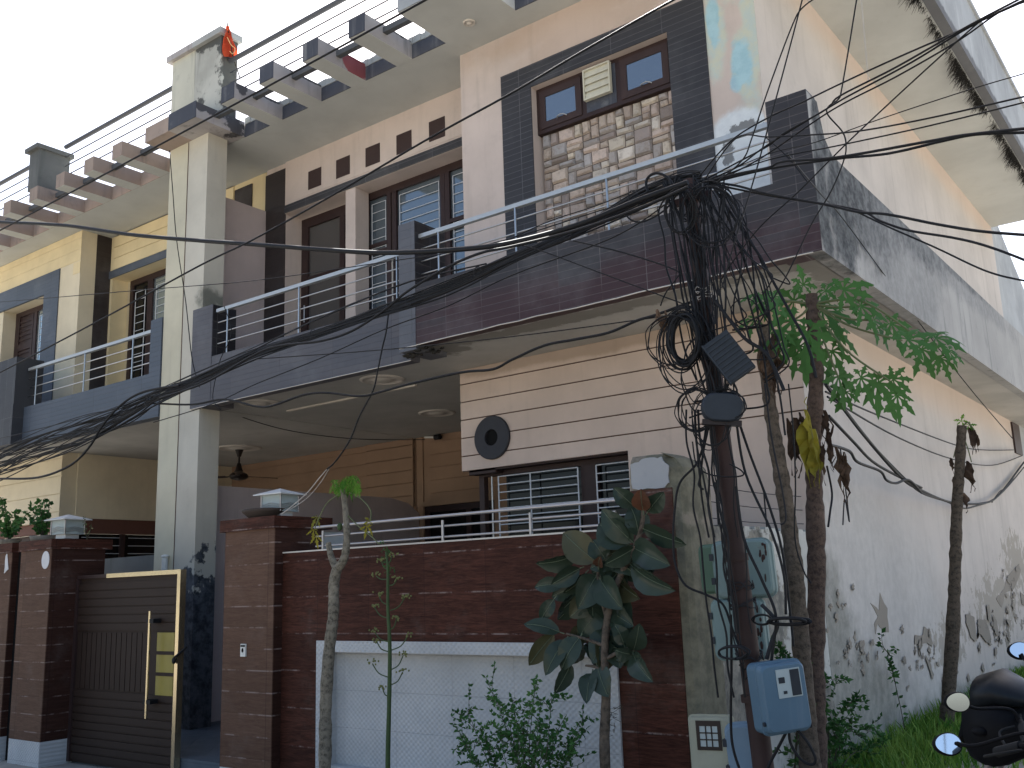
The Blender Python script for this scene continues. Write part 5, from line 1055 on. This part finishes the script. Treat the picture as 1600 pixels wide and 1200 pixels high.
# leaning papaya trunk
PY2 = 6.05; q = oY(1262, 1215, PY2); foot = Vector((q.x, q.y, 0))
t = thing('papaya_tree', 'bare papaya trunk leaning left beside the pole, dead leaves at its cut top', 'papaya tree', foot)
sp, rr = bumpy([foot, oY(1265, 1180, PY2), oY(1256, 1060, PY2), oY(1244, 920, PY2), oY(1234, 830, PY2), oY(1220, 740, PY2), oY(1207, 660, PY2), oY(1198, 590, PY2), oY(1193, 508, PY2)], .066, .038, rnd, 9)
b = MB(); b.tube(sp, rr, 12); b.build('trunk', 'bark', t); b = MB()
for i in range(13): dead_leaf(b, oY(rnd.uniform(1184, 1214), rnd.uniform(500, 560), PY2-.08), rnd.uniform(50, 95)/FPX*6.6, rnd, 0, .16)
b.build('dry_leaves', 'dry_leaf', t)
b = MB(); papaya_leaf(b, oY(1203, 470, PY2), 150, .17, rnd); papaya_leaf(b, oY(1178, 500, PY2), 200, .14, rnd); papaya_leaf(b, oY(1205, 540, PY2), -90, .16, rnd); b.build('leaves', 'papaya_leaf', t)
# far bare papaya near the side wall
q = oZ(1478, 1150, 0); XC = q.x; foot = q
t = thing('papaya_tree', 'bare papaya trunk standing alone near the side wall with withered leaves at its tip', 'papaya tree', foot)
def o3(x, y): return oY(x, y, foot.y)
sp, rr = bumpy([foot, o3(1481, 1100), o3(1488, 1000), o3(1492, 900), o3(1495, 800), o3(1500, 720), o3(1503, 665)], .072, .045, rnd, 9)
b = MB(); b.tube(sp, rr, 12); b.build('trunk', 'bark', t); b = MB()
for (x, y, L) in ((1516, 668, 30), (1525, 675, 22), (1512, 720, 35), (1517, 725, 30), (1486, 715, 18), (1490, 745, 15), (1507, 770, 22), (1521, 672, 26)): dead_leaf(b, o3(x, y), L*1.3/FPX*10.8, rnd, 0, .35)
b.build('dry_leaves', 'dry_leaf', t); b = MB()
b.tube(smooth([o3(1503, 668), o3(1512, 660), o3(1522, 672)], 4), .008); b.tube(smooth([o3(1505, 680), o3(1512, 700), o3(1518, 722)], 4), .006); b.tube(smooth([o3(1503, 668), o3(1496, 690), o3(1490, 715)], 4), .006); b.build('petioles', 'petiole', t)
b = MB(); papaya_leaf(b, o3(1502, 658), 80, .10, rnd, 0, 5); papaya_leaf(b, o3(1514, 664), 10, .08, rnd, 0, 5); b.build('leaves', 'young_leaf', t)
# debris nest
b = MB()
for i in range(16): dead_leaf(b, oY(rnd.uniform(1024, 1041), rnd.uniform(482, 500), 5.15), rnd.uniform(14, 30)/FPX*5.6, rnd, 0, .5)
tag(b.build('debris_nest', 'dry_leaf'), 'small clump of dry leaves and rag caught on the wires left of the pole', 'debris')

# small papaya in front of the wall
SY = 5.35; q = oY(505, 1215, SY); foot = Vector((q.x, q.y, GZ))
t = thing('papaya_tree', 'slim grey papaya sapling with light green top in front of the wood-grain wall', 'papaya tree', foot)
def o4(x, y): return oY(x, y, SY)
sp, rr = bumpy([foot, o4(508, 1180), o4(509, 1100), o4(514, 1020), o4(521, 960), o4(522, 910), o4(528, 885)], .050, .040, rnd, 7, .08); b = MB(); b.tube(sp, rr, 10)
sp, rr = bumpy([o4(526, 890), o4(538, 872), o4(542, 840), o4(540, 800), o4(536, 765)], .036, .022, rnd, 6, .1); b.tube(sp, rr, 10)
sp, rr = bumpy([o4(526, 890), o4(517, 868), o4(513, 848)], .030, .022, rnd, 5, .1); b.tube(sp, rr, 10); b.build('trunk', 'bark_pale', t)
b = MB()
for i in range(60): x, y = 540+rnd.uniform(-22, 22), 756+rnd.uniform(-13, 12); papaya_leaf(b, oY(x, y, SY+rnd.uniform(-.09, .09)), rnd.uniform(0, 360), rnd.uniform(.035, .06), rnd, 0, 5, .8, (CR*rnd.uniform(-1, 1)-CF*rnd.uniform(.2, 1)+Vector((0, 0, rnd.uniform(-.3, 1)))).normalized())
b.build('leaves', 'young_leaf', t); b = MB()
for (x, y, a) in ((495, 808, 230), (490, 828, 260), (494, 838, 280), (577, 815, 120), (574, 822, 250)): papaya_leaf(b, o4(x, y), a, .075, rnd, 0, 5, .5)
b.build('drooping_leaves', 'papaya_yellow', t); b = MB()
for P_ in ([(530, 772), (512, 785), (502, 802), (492, 825)], [(546, 770), (565, 780), (579, 798), (578, 815)], [(543, 805), (560, 822), (580, 838), (592, 850)]): b.tube(smooth([o4(*p) for p in P_], 5), .0045, 5)
b.build('petioles', 'petiole', t); b = MB(); b.ell(o4(531, 823), .022, .022, .032); b.build('fruit', 'stalk_green', t)
# tall flower stalk
SY = 5.30; q = oY(606, 1215, SY); foot = Vector((q.x, q.y, GZ))
t = thing('flower_stalk', 'tall green stalk with short budded side arms in front of the white panel', 'plant', foot)
b = MB(); sp, rr = bumpy([foot, o4(606, 1190), o4(608, 1100), o4(609, 1010), o4(606, 950), o4(606, 890), o4(603, 862)], .020, .008, rnd, 7, .05); b.tube(sp, rr, 8); b.build('stem', 'stalk_green', t)
arms = [(607, 1088, 598, 1076), (611, 1070, 629, 1050), (606, 1058, 582, 1037), (612, 1046, 630, 1024), (606, 1018, 589, 1003), (611, 1016, 637, 994), (607, 1003, 585, 986), (610, 984, 620, 966), (606, 966, 585, 948), (610, 954, 632, 934), (606, 945, 592, 930), (608, 915, 620, 905), (606, 905, 588, 900), (606, 890, 596, 876), (606, 880, 612, 868)]
a_ = MB(); bu = MB()
for (x0_, y0_, x1_, y1_) in arms:
    a_.tube(smooth([o4(x0_, y0_), o4((x0_*.4+x1_*.6), (y0_*.6+y1_*.4)+2), o4(x1_, y1_)], 4), .0045, 5)
    for i in range(11): bu.ell(o4(x1_+rnd.gauss(0, 4), y1_-2+rnd.gauss(0, 2.2)), .007, .007, .008, 6, 4)
a_.build('side_arms', 'stalk_green', t); bu.build('buds', 'bud', t)
b = MB()
for i in range(26):
    y = rnd.uniform(845, 900); papaya_leaf(b, o4(604+rnd.gauss(0, 4), y), rnd.uniform(0, 360), rnd.uniform(.015, .035), rnd, 0, 3, .2)
b.build('leaves', 'shrub_leaf', t)
# rubber plant
RY = 5.35
def o5(x, y, dy=0): return oY(x, y, RY+dy)
q = o5(946, 1215); foot = Vector((q.x, q.y, GZ)); t = thing('rubber_plant', 'rubber plant with big dark glossy leaves and one rust-red new leaf', 'rubber plant', foot)
b = MB(); sp, rr = bumpy([foot, o5(945, 1180), o5(946, 1120), o5(947, 1080), o5(945, 1020), o5(950, 960), o5(965, 910), o5(990, 860), o5(1003, 820), o5(1005, 790)], .036, .012, rnd, 6, .06); b.tube(sp, rr, 9)
for P_ in ([(948, 965), (935, 915), (935, 880)], [(946, 1010), (920, 1000), (885, 990)], [(946, 1030), (975, 1015), (990, 1015)], [(945, 1050), (930, 1042), (915, 1040)]): b.tube(smooth([o5(*p) for p in P_], 5), [.014-.0007*i for i in range(11)], 6)
b.build('stem', 'bark', t)
def rleaf(bx, by, tx, ty, wpx, rnd, dy=0):
    mb = MB(); B = o5(bx, by, dy); Tp = o5(tx, ty, dy-rnd.uniform(.0, .12)); u = Tp-B; L = u.length; u.normalize(); w = (CF*rnd.uniform(-.3, .3) + Vector((0, 0, .2))).cross(u)
    side = Matrix.Rotation(rnd.uniform(-.65, .65), 3, u) @ (u.cross(CF)).normalized(); nrm = side.cross(u).normalized(); W_ = wpx/FPX*(B-CAM).length*.5; W_ = max(W_, L*.20)*1.12; n = 12; fold = rnd.uniform(.2, .6); dr = rnd.uniform(.0, .22); vs = []; mid = []
    if nrm.dot(CF) > 0: nrm = -nrm
    for i in range(n+1):
        t_ = i/n; h = W_*max(0, math.sin(math.pi*(t_**.85)))**.75 if 0 < t_ < 1 else 0
        c = B + u*(L*t_) + nrm*(.10*L*math.sin(t_*math.pi)) - Vector((0, 0, dr*L*t_*t_)); mid.append(c + nrm*.002)
        for k_ in (-1, -.5, 0, .5, 1): vs.append(c + side*(h*k_) + nrm*(fold*h*abs(k_)**1.5) + nrm*.004*math.sin(i*2.2)*abs(k_))
    fs = [(5*i+j, 5*i+j+1, 5*i+j+6, 5*i+j+5) for i in range(n) for j in range(4)]
    mb.add(vs, fs, 0, True); mb.tube(mid[:-1], .0022, 4, 1); mb.tube([B-u*.03, B], .004, 5, 1); return mb
RL = [(1005, 826, 1072, 834, 28), (992, 792, 958, 757, 26), (1012, 800, 1037, 760, 28), (990, 848, 940, 792, 36), (984, 852, 935, 812, 44), (998, 838, 985, 788, 38), (990, 856, 1048, 878, 40), (992, 856, 943, 872, 30), (932, 878, 880, 831, 44), (902, 866, 837, 877, 30), (946, 874, 925, 838, 32),
      (932, 900, 902, 941, 40), (938, 905, 973, 948, 40), (875, 988, 818, 970, 18), (866, 990, 826, 1029, 26), (884, 1000, 852, 1052, 28), (906, 996, 877, 1041, 34), (892, 1036, 866, 1076, 24), (925, 1052, 916, 1092, 26), (934, 1042, 951, 1086, 34), (988, 1022, 960, 1014, 24), (990, 1022, 1021, 1066, 30), (990, 1016, 999, 970, 28), (975, 1008, 959, 972, 24), (866, 936, 844, 968, 20), (882, 914, 835, 911, 22), (906, 888, 860, 906, 26), (986, 882, 1056, 916, 24),
      (950, 930, 985, 980, 40), (940, 950, 905, 990, 36), (955, 985, 925, 1030, 36), (950, 990, 985, 1020, 34), (960, 900, 1000, 930, 38), (925, 935, 890, 965, 32), (945, 1000, 940, 1045, 34), (900, 930, 872, 950, 30), (905, 975, 893, 1010, 30), (968, 955, 975, 1000, 32), (915, 895, 880, 925, 36), (975, 870, 955, 905, 34)]
for i in range(26):
    cx_, cy_ = rnd.choice([(945, 940), (915, 1000), (950, 1010), (960, 890), (905, 920), (985, 870)]); a_ = rnd.uniform(0, 6.28); bx, by = cx_+rnd.uniform(-18, 18), cy_+rnd.uniform(-18, 18)
    RL.append((bx, by, bx+48*math.cos(a_), by+abs(44*math.sin(a_))-6, rnd.uniform(28, 38)))
for i, l in enumerate(RL): rleaf(*l, rnd, 0 if i < 28 else .10).build('leaf', ['rubber_leaf_olive' if rnd.random() < .14 else 'rubber_leaf', 'rubber_rim'], t)
rl = rleaf(1005, 798, 1001, 752, 26, rnd, -.03).build('leaf', ['rust_leaf', 'rubber_rim'], t); rl['label'] = 'rust-red new leaf'
rl = rleaf(936, 885, 938, 862, 9, rnd, -.03).build('leaf', ['rust_leaf', 'rubber_rim'], t); rl['label'] = 'small rust-red leaf bud'
b = MB()
for i in range(26): p = o5(948+rnd.uniform(-3, 12), rnd.uniform(1100, 1150)); b.tube([p, p+CR*rnd.uniform(-.05, .08)-CD*rnd.uniform(-.03, .05)], .002, 4)
b.build('dry_twigs', 'twig', t)
# leafy shrubs
def small_leaf(mb, p, d, L, rnd, mi=0, w=.28):
    d = d.normalized(); s_ = d.cross(Vector((rnd.uniform(-1, 1), rnd.uniform(-1, 1), rnd.uniform(-.2, 1)))).normalized(); n = d.cross(s_)
    mb.add([p, p+d*L*.45+s_*L*w, p+d*L+n*L*.1, p+d*L*.45-s_*L*w], [(0, 1, 2, 3)], mi)
def shrub(name, label, cat, foot, stems_, leafL, mt, rnd, dens=60, sub=3, group=None, wmat='twig'):
    """stems_: list of point lists; leaves along each and along random side twigs"""
    t = thing(name, label, cat, foot, group); tw = MB(); lv = MB()
    for st in stems_:
        sp = smooth(st, 8); tw.tube(sp, [max(.0018, .006*(1-i/len(sp))) for i in range(len(sp))], 5)
        n = len(sp)
        for i in range(2, n):
            f = i/n
            for k_ in range(max(1, int(dens*f/8))):
                d = Vector((rnd.gauss(0, 1), rnd.gauss(0, 1), rnd.gauss(.3, .8))); small_leaf(lv, sp[i]+d.normalized()*.005, d, leafL*rnd.uniform(.6, 1.3), rnd)
            if rnd.random() < .5 and sub:
                d = Vector((rnd.gauss(0, 1), rnd.gauss(0, .8), rnd.gauss(.5, .6))).normalized(); L = rnd.uniform(.08, .22)*sub/3
                q = [sp[i]+d*L*u_/5+Vector((0, 0, .02*math.sin(u_)))*L*4 for u_ in range(6)]; tw.tube(q, .0018, 4)
                for qq in q[1:]:
                    for k_ in range(3): dd = Vector((rnd.gauss(0, 1), rnd.gauss(0, 1), rnd.gauss(.3, .8)))+d; small_leaf(lv, qq, dd, leafL*rnd.uniform(.6, 1.2), rnd)
    tw.build('stems', wmat, t); lv.build('leaves', mt, t); return t
SY = 5.2; q = oY(820, 1230, SY); foot = Vector((q.x, q.y, GZ)); st = []
for (x, y) in ((760, 1060), (772, 1085), (730, 1110), (720, 1150), (735, 1180), (790, 1110), (800, 1090), (838, 1062), (845, 1095), (862, 1090), (880, 1125), (905, 1130), (900, 1160), (915, 1140), (820, 1120), (850, 1130), (780, 1140), (750, 1135), (870, 1150), (810, 1150), (840, 1160), (760, 1170), (830, 1100), (890, 1175), (725, 1165), (800, 1175), (860, 1175)):
    dy = rnd.uniform(-.15, .2); e = oY(x, y, SY+dy); st.append([foot+Vector((rnd.uniform(-.1, .1), rnd.uniform(-.05, .05), 0)), foot.lerp(e, .5)+Vector((rnd.uniform(-.06, .06), rnd.uniform(-.05, .05), .08)), e])
shrub('shrub', 'loose fine-leaved green shrub in front of the white tile panel', 'shrub', foot, st, .034, 'shrub_leaf', rnd, 68)
def wallst(lst, X): return [[oX(x, y, X) for x, y in l] for l in lst]
q = oZ(1420, 1190, 0); F2 = Vector((-2.9, q.y, 0))
shrub('climbing_weed', 'thin thorny climbing stem with sparse leaves against the side wall', 'plant', F2, wallst([[(1432, 1190), (1418, 1160), (1408, 1110), (1398, 1065), (1392, 1040), (1388, 1022), (1400, 1013)], [(1398, 1065), (1395, 1050), (1392, 1038)], [(1390, 1022), (1380, 1010), (1377, 990)]], -2.9), .06, 'shrub_leaf', rnd, 6, 0)
F3 = Vector((-2.75, oX(1300, 1210, -2.75).y, 0))
shrub('wild_shrub', 'straggly thin-stemmed shrub at the foot of the side wall right of the trunks', 'shrub', F3, wallst([[(1300, 1215), (1295, 1150), (1300, 1130), (1318, 1105), (1332, 1098)], [(1300, 1215), (1290, 1120), (1288, 1080), (1300, 1062), (1320, 1064)], [(1300, 1215), (1310, 1160), (1325, 1140), (1345, 1150), (1362, 1140)], [(1296, 1215), (1286, 1150), (1282, 1100)], [(1305, 1215), (1330, 1180), (1355, 1170), (1385, 1165)], [(1300, 1200), (1312, 1170), (1300, 1140), (1288, 1130)], [(1300, 1215), (1345, 1195), (1375, 1180)]], -2.75), .045, 'shrub_leaf', rnd, 14)
F4 = oY(1230, 1080, 6.2)
shrub('wild_shrub', 'small leafy twigs showing between the blue meter box and the leaning trunk', 'shrub', Vector((F4.x, F4.y, 0)), [[oY(x, y, 6.2) for x, y in l] for l in [[(1240, 1230), (1245, 1120), (1240, 1050), (1228, 1020)], [(1240, 1230), (1250, 1100), (1255, 1060), (1240, 1030)]]], .05, 'shrub_leaf', rnd, 14)
# potted plants on the far left wall
pot = MB(); c = oY(70, 833, 6.3); c.z = 2.29; prof = [(.08, 0), (.13, .06), (.15, .12), (.14, .12), (.001, .1)]; vs = []
for r_, z in prof:
    for j in range(20): a = 2*math.pi*j/20; vs.append((r_*math.cos(a), r_*math.sin(a), z))
pts_ = [Vector(v) for v in vs]; fs_ = [(i*20+j, i*20+(j+1) % 20, (i+1)*20+(j+1) % 20, (i+1)*20+j) for i in range(4) for j in range(20)]
for i, (px, lab, tips) in enumerate(((66, 'bushy potted plant nearest the lamp on the left gate pillar', [(40, 800), (48, 790), (60, 792), (70, 780), (77, 784), (50, 810), (65, 805), (75, 800), (58, 820), (80, 815), (62, 785)]), (15, 'low potted plant at the far left edge of the wall', [(-5, 800), (5, 785), (2, 778), (15, 805), (25, 800), (35, 815), (10, 820), (30, 808), (28, 812), (-8, 812), (5, 795), (40, 805)]))):
    c = oY(px, 836, 6.3); c.z = 2.285; t = thing('potted_plant', lab, 'potted plant', c, 'potted plants on the left wall')
    b = MB(); b.add([p+c for p in pts_], fs_, 0, True); b.build('pot', 'aged_concrete', t); tw = MB(); lv = MB()
    for (x, y) in tips:
        e = oY(x, y, 6.3+rnd.uniform(-.15, .15)); sp = smooth([c+Vector((0, 0, .1)), c.lerp(e, .5)+Vector((rnd.uniform(-.05, .05), 0, .05)), e], 5); tw.tube(sp, .004, 4)
        for q in sp[3:]:
            for k_ in range(4): d = Vector((rnd.gauss(0, 1), rnd.gauss(0, 1), rnd.gauss(.2, .8))); small_leaf(lv, q, d, rnd.uniform(.04, .075), rnd, 0, .38)
    tw.build('stems', 'twig', t); lv.build('leaves', 'shrub_leaf', t)
c = oY(136, 838, 6.1); c.z = 2.28
shrub('pillar_weed', 'small pale weed growing beside the lamp on the left gate pillar', 'plant', c, [[c, oY(133, 822, 6.1), oY(131, 808, 6.1)], [c, oY(141, 830, 6.1), oY(143, 818, 6.1)]], .03, 'petiole', rnd, 10, 0)

# grass
g_ = MB(); rnd = random.Random(8)
for i in range(9000):
    y = rnd.uniform(7.2, 19); x = -3.0 + abs(rnd.gauss(0, .55))
    if x > -1.55: continue
    h = rnd.uniform(.06, .22)*(1.3-.5*min(1, (x+3)/1.4)); a = rnd.uniform(0, 6.28); w = rnd.uniform(.004, .010)*(1+ (y-7)/8); dx, dy = rnd.uniform(-.6, .6)*h, rnd.uniform(-.6, .6)*h
    c = Vector((x, y, .0)); s_ = Vector((math.cos(a), math.sin(a), 0))*w
    g_.add([c-s_, c+s_, c+s_*.7+Vector((dx*.4, dy*.4, h*.6)), c-s_*.7+Vector((dx*.4, dy*.4, h*.6)), c+Vector((dx, dy, h))], [(0, 1, 2, 3), (3, 2, 4)])
tag(g_.build('grass', 'grass', origin=(-2.4, 10, 0)), 'bright green grass growing along the foot of the side wall', 'grass', kind='stuff')
# broken concrete edging under the wall
b = MB(); b.box(-3.03, -2.93, 8.6, 18, 0, .05); tag(b.build('wall_kerb', 'aged_concrete'), 'low concrete footing along the bottom of the side wall', 'kerb')

# flag on the roof tower
fp = oX(356, 38, -10.2); t = thing('flag', 'small orange pennant drooping from a thin stick on the roof tower', 'flag', fp)
b = MB(); b.tube([oX(355, 36, -10.2), oX(364, 88, -10.2), oX(375, 122, -10.2)], .008, 6); b.build('stick', 'twig', t)
fo = MB(); n = 12; vs = []
for i in range(n+1):
    y = 40+ (88-40)*i/n; w_ = 1.5+7.5*min(1, i/5); cxp = 355+.10*(y-40); 
    for j in range(5): x = cxp-w_+2*w_*j/4; vs.append(oX(x, y+ (2 if j in (1, 3) else 0), -10.2) + Vector((.035*math.sin(j*2.2+i*.5), 0, 0)))
fo.add(vs, [(5*i+j, 5*i+j+1, 5*i+j+6, 5*i+j+5) for i in range(n) for j in range(4)], 0, True); fo.build('cloth', 'flag', t)
b = MB(); b.tube(smooth([oX(355, 58, -10.12), oX(361, 70, -10.12), oX(367, 76, -10.12), oX(364, 84, -10.12), oX(359, 80, -10.12)], 5), .006, 5); b.build('tinsel', 'flag_trim', t)

# ================================================================== MOTORCYCLES (partly in frame)
def motorcycle(label, T, tone, mir):
    t = thing('motorcycle', label, 'motorcycle', T.translation.copy(), 'motorcycles parked by the side wall')
    t.location.z = 0
    def V(x, y, z): return T @ Vector((x, y, z))
    def loft(mb, secs, n=16, mi=0):
        vs = []
        for (y, z, rx, rz, p) in secs:
            for j in range(n):
                a = 2*math.pi*j/n; ca, sa = math.cos(a), math.sin(a); e = 2/p
                vs.append(V(rx*math.copysign(abs(ca)**e, ca), y, z+rz*math.copysign(abs(sa)**e, sa)))
        mb.add(vs, [(i*n+j, i*n+(j+1) % n, (i+1)*n+(j+1) % n, (i+1)*n+j) for i in range(len(secs)-1) for j in range(n)], mi, True)
        mb.add(vs[:n], [tuple(range(n))[::-1]], mi); mb.add(vs[-n:], [tuple(range(n))], mi); return mb
    loft(MB(), [(-.30, .86, .03, .05, 2), (-.27, .87, .10, .13, 2.0), (-.20, .88, .15, .16, 2.2), (-.10, .90, .19, .14, 3.0), (-.02, .90, .15, .10, 3.4), (.02, .88, .12, .08, 3), (.06, .88, .01, .01, 2)]).build('front_cowl', tone, t)
    loft(MB(), [(-.24, 1.00, .02, .02, 2), (-.20, 1.04, .11, .07, 2.2), (-.10, 1.07, .13, .07, 2.2), (.0, 1.04, .10, .04, 2.2), (.05, 1.02, .01, .008, 2)]).build('visor', 'bike_visor', t)
    b = MB(); b.add([V(-.075, -.304, .86), V(0, -.318, .79), V(.075, -.304, .86), V(0, -.300, .93), V(-.06, -.28, .86), V(0, -.28, .80), V(.06, -.28, .86), V(0, -.28, .92)], [(0, 1, 2, 3), (0, 4, 5, 1), (1, 5, 6, 2), (2, 6, 7, 3), (3, 7, 4, 0)]); b.build('headlight', 'hole_black', t)
    b = MB()
    for (x, z) in ((0, .012), (0, -.012), (.012, 0), (-.012, 0)): b.add([V(.06, -.31, .80), V(.06+x*.3+z*.2, -.311, .80+z*.3+x*.2), V(.06+x, -.31, .80+z), V(.06+x*.3-z*.2, -.311, .80+z*.3-x*.2)], [(0, 1, 2, 3)])
    b.build('badge', 'silver', t)
    loft(MB(), [(.02, .80, .10, .10, 2.4), (.12, .86, .15, .12, 2.5), (.35, .86, .16, .12, 2.5), (.52, .78, .12, .07, 2.4)]).build('tank', tone, t)
    loft(MB(), [(.45, .80, .10, .03, 2.6), (.60, .79, .14, .045, 2.8), (.90, .82, .14, .05, 2.8), (1.15, .86, .10, .04, 2.6)]).build('seat', 'bike_black', t)
    loft(MB(), [(.50, .62, .10, .10, 2.6), (.85, .70, .11, .09, 2.6), (1.22, .82, .05, .05, 2.4)]).build('tail_panel', tone, t)
    loft(MB(), [(.15, .42, .10, .12, 3), (.30, .42, .14, .17, 3), (.55, .40, .12, .14, 3)]).build('engine', 'bike_black', t)
    b = MB(); b.tube(smooth([V(-.36, .10, .98), V(-.24, .05, 1.0), V(-.08, -.02, .98), V(.08, -.02, .98), V(.24, .05, 1.0), V(.36, .10, .98)], 5), .012, 8); b.build('handlebar', 'bike_black', t)
    for sx in (-1, 1):
        b = MB(); b.tube([V(sx*.26, .06, 1.0), V(sx*.38, .11, .975)], .019, 8); b.tube(smooth([V(sx*.24, .02, .99), V(sx*.30, -.02, .985), V(sx*.39, .03, .97)], 4), .006, 5); b.build('grip', 'rubber', t)
        mc = V(sx*mir[0], mir[1], mir[2]) if sx < 0 else V(sx*mir[3], mir[4], mir[5])
        b = MB(); b.tube(smooth([V(sx*.20, .03, 1.0), V(sx*.21, .0, 1.05), mc+(V(sx*.2, 0, 1.0)-mc)*.35, mc+(V(sx*.2, .0, 1.05)-mc)*.12], 5), .007, 6); m_ = b.build('mirror', 'bike_black', t)
        X_, Z_, Y_ = CR, -CD, CF
        def ring(mb, cc, rx, ry, n=26, mi=0, d0=-.012, d1=.02, tilt=.0):
            vs = [];
            nn = (-CF*.90 + Vector((0, 0, 1))*(.43 if sx < 0 else .25)).normalized(); uu = nn.cross(Vector((0, 0, 1))).normalized(); ww = uu.cross(nn)
            for (s_, dd) in ((.9, d0+.0), (1, d0+.004), (1.0, d1*.5), (.7, d1)):
                for j in range(n): a = 2*math.pi*j/n; vs.append(cc + uu*(rx*s_*math.cos(a)) + ww*(ry*s_*math.sin(a)*(1-.12*math.cos(a))) - nn*dd)
            mb.add(vs, [(i*n+j, i*n+(j+1) % n, (i+1)*n+(j+1) % n, (i+1)*n+j) for i in range(3) for j in range(n)], mi, True); mb.add(vs[-n:], [tuple(range(n))], mi)
            return vs[:n]
        b = MB(); inner = ring(b, mc, .052, .040); b.build('mirror_shell', 'bike_black', m_); b = MB(); b.add(inner, [tuple(range(len(inner)))]); b.build('mirror_glass', 'mirror', m_)
    for (yc, nm) in ((-.36, 'front_wheel'), (.95, 'rear_wheel')):
        ty = MB(); n1, n2 = 36, 10; vs = []
        for i in range(n1):
            a = 2*math.pi*i/n1
            for j in range(n2): c_ = 2*math.pi*j/n2; rr_ = .265+.042*math.cos(c_); vs.append(V(.045*math.sin(c_), yc+rr_*math.cos(a), .305+rr_*math.sin(a)))
        ty.add(vs, [(i*n2+j, ((i+1) % n1)*n2+j, ((i+1) % n1)*n2+(j+1) % n2, i*n2+(j+1) % n2) for i in range(n1) for j in range(n2)], 0, True); w_ = ty.build(nm, 'rubber', t)
        rm = MB()
        for i in range(5): a = 2*math.pi*i/5; rm.tube([V(0, yc, .305), V(0, yc+.23*math.cos(a), .305+.23*math.sin(a))], .014, 6)
        rm.tube([V(-.07, yc, .305), V(.07, yc, .305)], .035, 10); rm.tube([V(0, yc+.232*math.cos(i*.349), .305+.232*math.sin(i*.349)) for i in range(19)], .014, 6); rm.build('rim', 'steel_dull', w_)
    b = MB()
    for sx in (-.09, .09): b.tube([V(sx, -.36, .305), V(sx*.9, -.13, .92)], .018, 8)
    b.build('fork', 'steel_dull', t)
    fd = MB(); vs = []
    for i in range(11):
        a = R(35+i*11)
        for x in (-.06, -.04, .04, .06): vs.append(V(x, -.36-.33*math.cos(a+R(20)), .305+.33*math.sin(a+R(20))-(.02 if abs(x) > .05 else 0)))
    fd.add(vs, [(4*i+j, 4*i+j+1, 4*i+j+5, 4*i+j+4) for i in range(10) for j in range(3)], 0, True); fd.build('fender', tone, t)
    b = MB(); b.tube(smooth([V(.13, .3, .30), V(.14, .6, .28), V(.15, 1.1, .38)], 4), [.02]*4+[.035]*5, 10); b.build('exhaust', 'steel_dull', t)
    b = MB(); b.tube([V(-.12, .4, .30), V(-.30, .42, .01)], .012, 6); b.build('side_stand', 'bike_black', t)
    for sx in (-1, 1): b = MB(); b.ell(V(sx*.17, -.16, .93), .035, .025, .02); b.build('indicator', 'bike_black', t)
    return t
def bikeT(PL, fwd_yaw, lean):
    """PL: where the left mirror must sit; frame: x to the viewer's right along the bars, y towards the bike's tail"""
    Rm = Matrix.Rotation(R(fwd_yaw), 4, 'Z') @ Matrix.Rotation(R(lean), 4, 'Y'); return Rm
PLb = oD(1495, 1097, 4.0); PRb = oD(1592, 1017, 4.5); xa = (PLb-PRb).normalized(); za = (Vector((0, 0, 1)) - xa*xa.z).normalized(); ya = za.cross(xa)
wB = (PRb-PLb).length/2; mid = (PLb+PRb)/2
Rb = Matrix((( xa.x, ya.x, za.x, 0), (xa.y, ya.y, za.y, 0), (xa.z, ya.z, za.z, 0), (0, 0, 0, 1)))
Tb = Matrix.Translation(mid - Rb @ Vector((0, -.14, 1.12))) @ Rb
motorcycle('black motorcycle with a smoked visor, parked farther off beside the side wall', Tb, 'bike_black', (wB, -.14, 1.12, wB, -.14, 1.12))
PLa = oD(1480, 1163, 3.55); Ra = Matrix.Rotation(R(-14), 4, 'Z') @ Matrix.Rotation(R(-7), 4, 'Y')
off = Ra @ Vector((-.45, -.10, 1.03)); Ta = Matrix.Translation(PLa-off) @ Ra
motorcycle('dark navy motorcycle nearest the camera with pale blue sky in its mirror', Ta, 'bike_dark', (.45, -.10, 1.03, .45, -.10, 1.03))
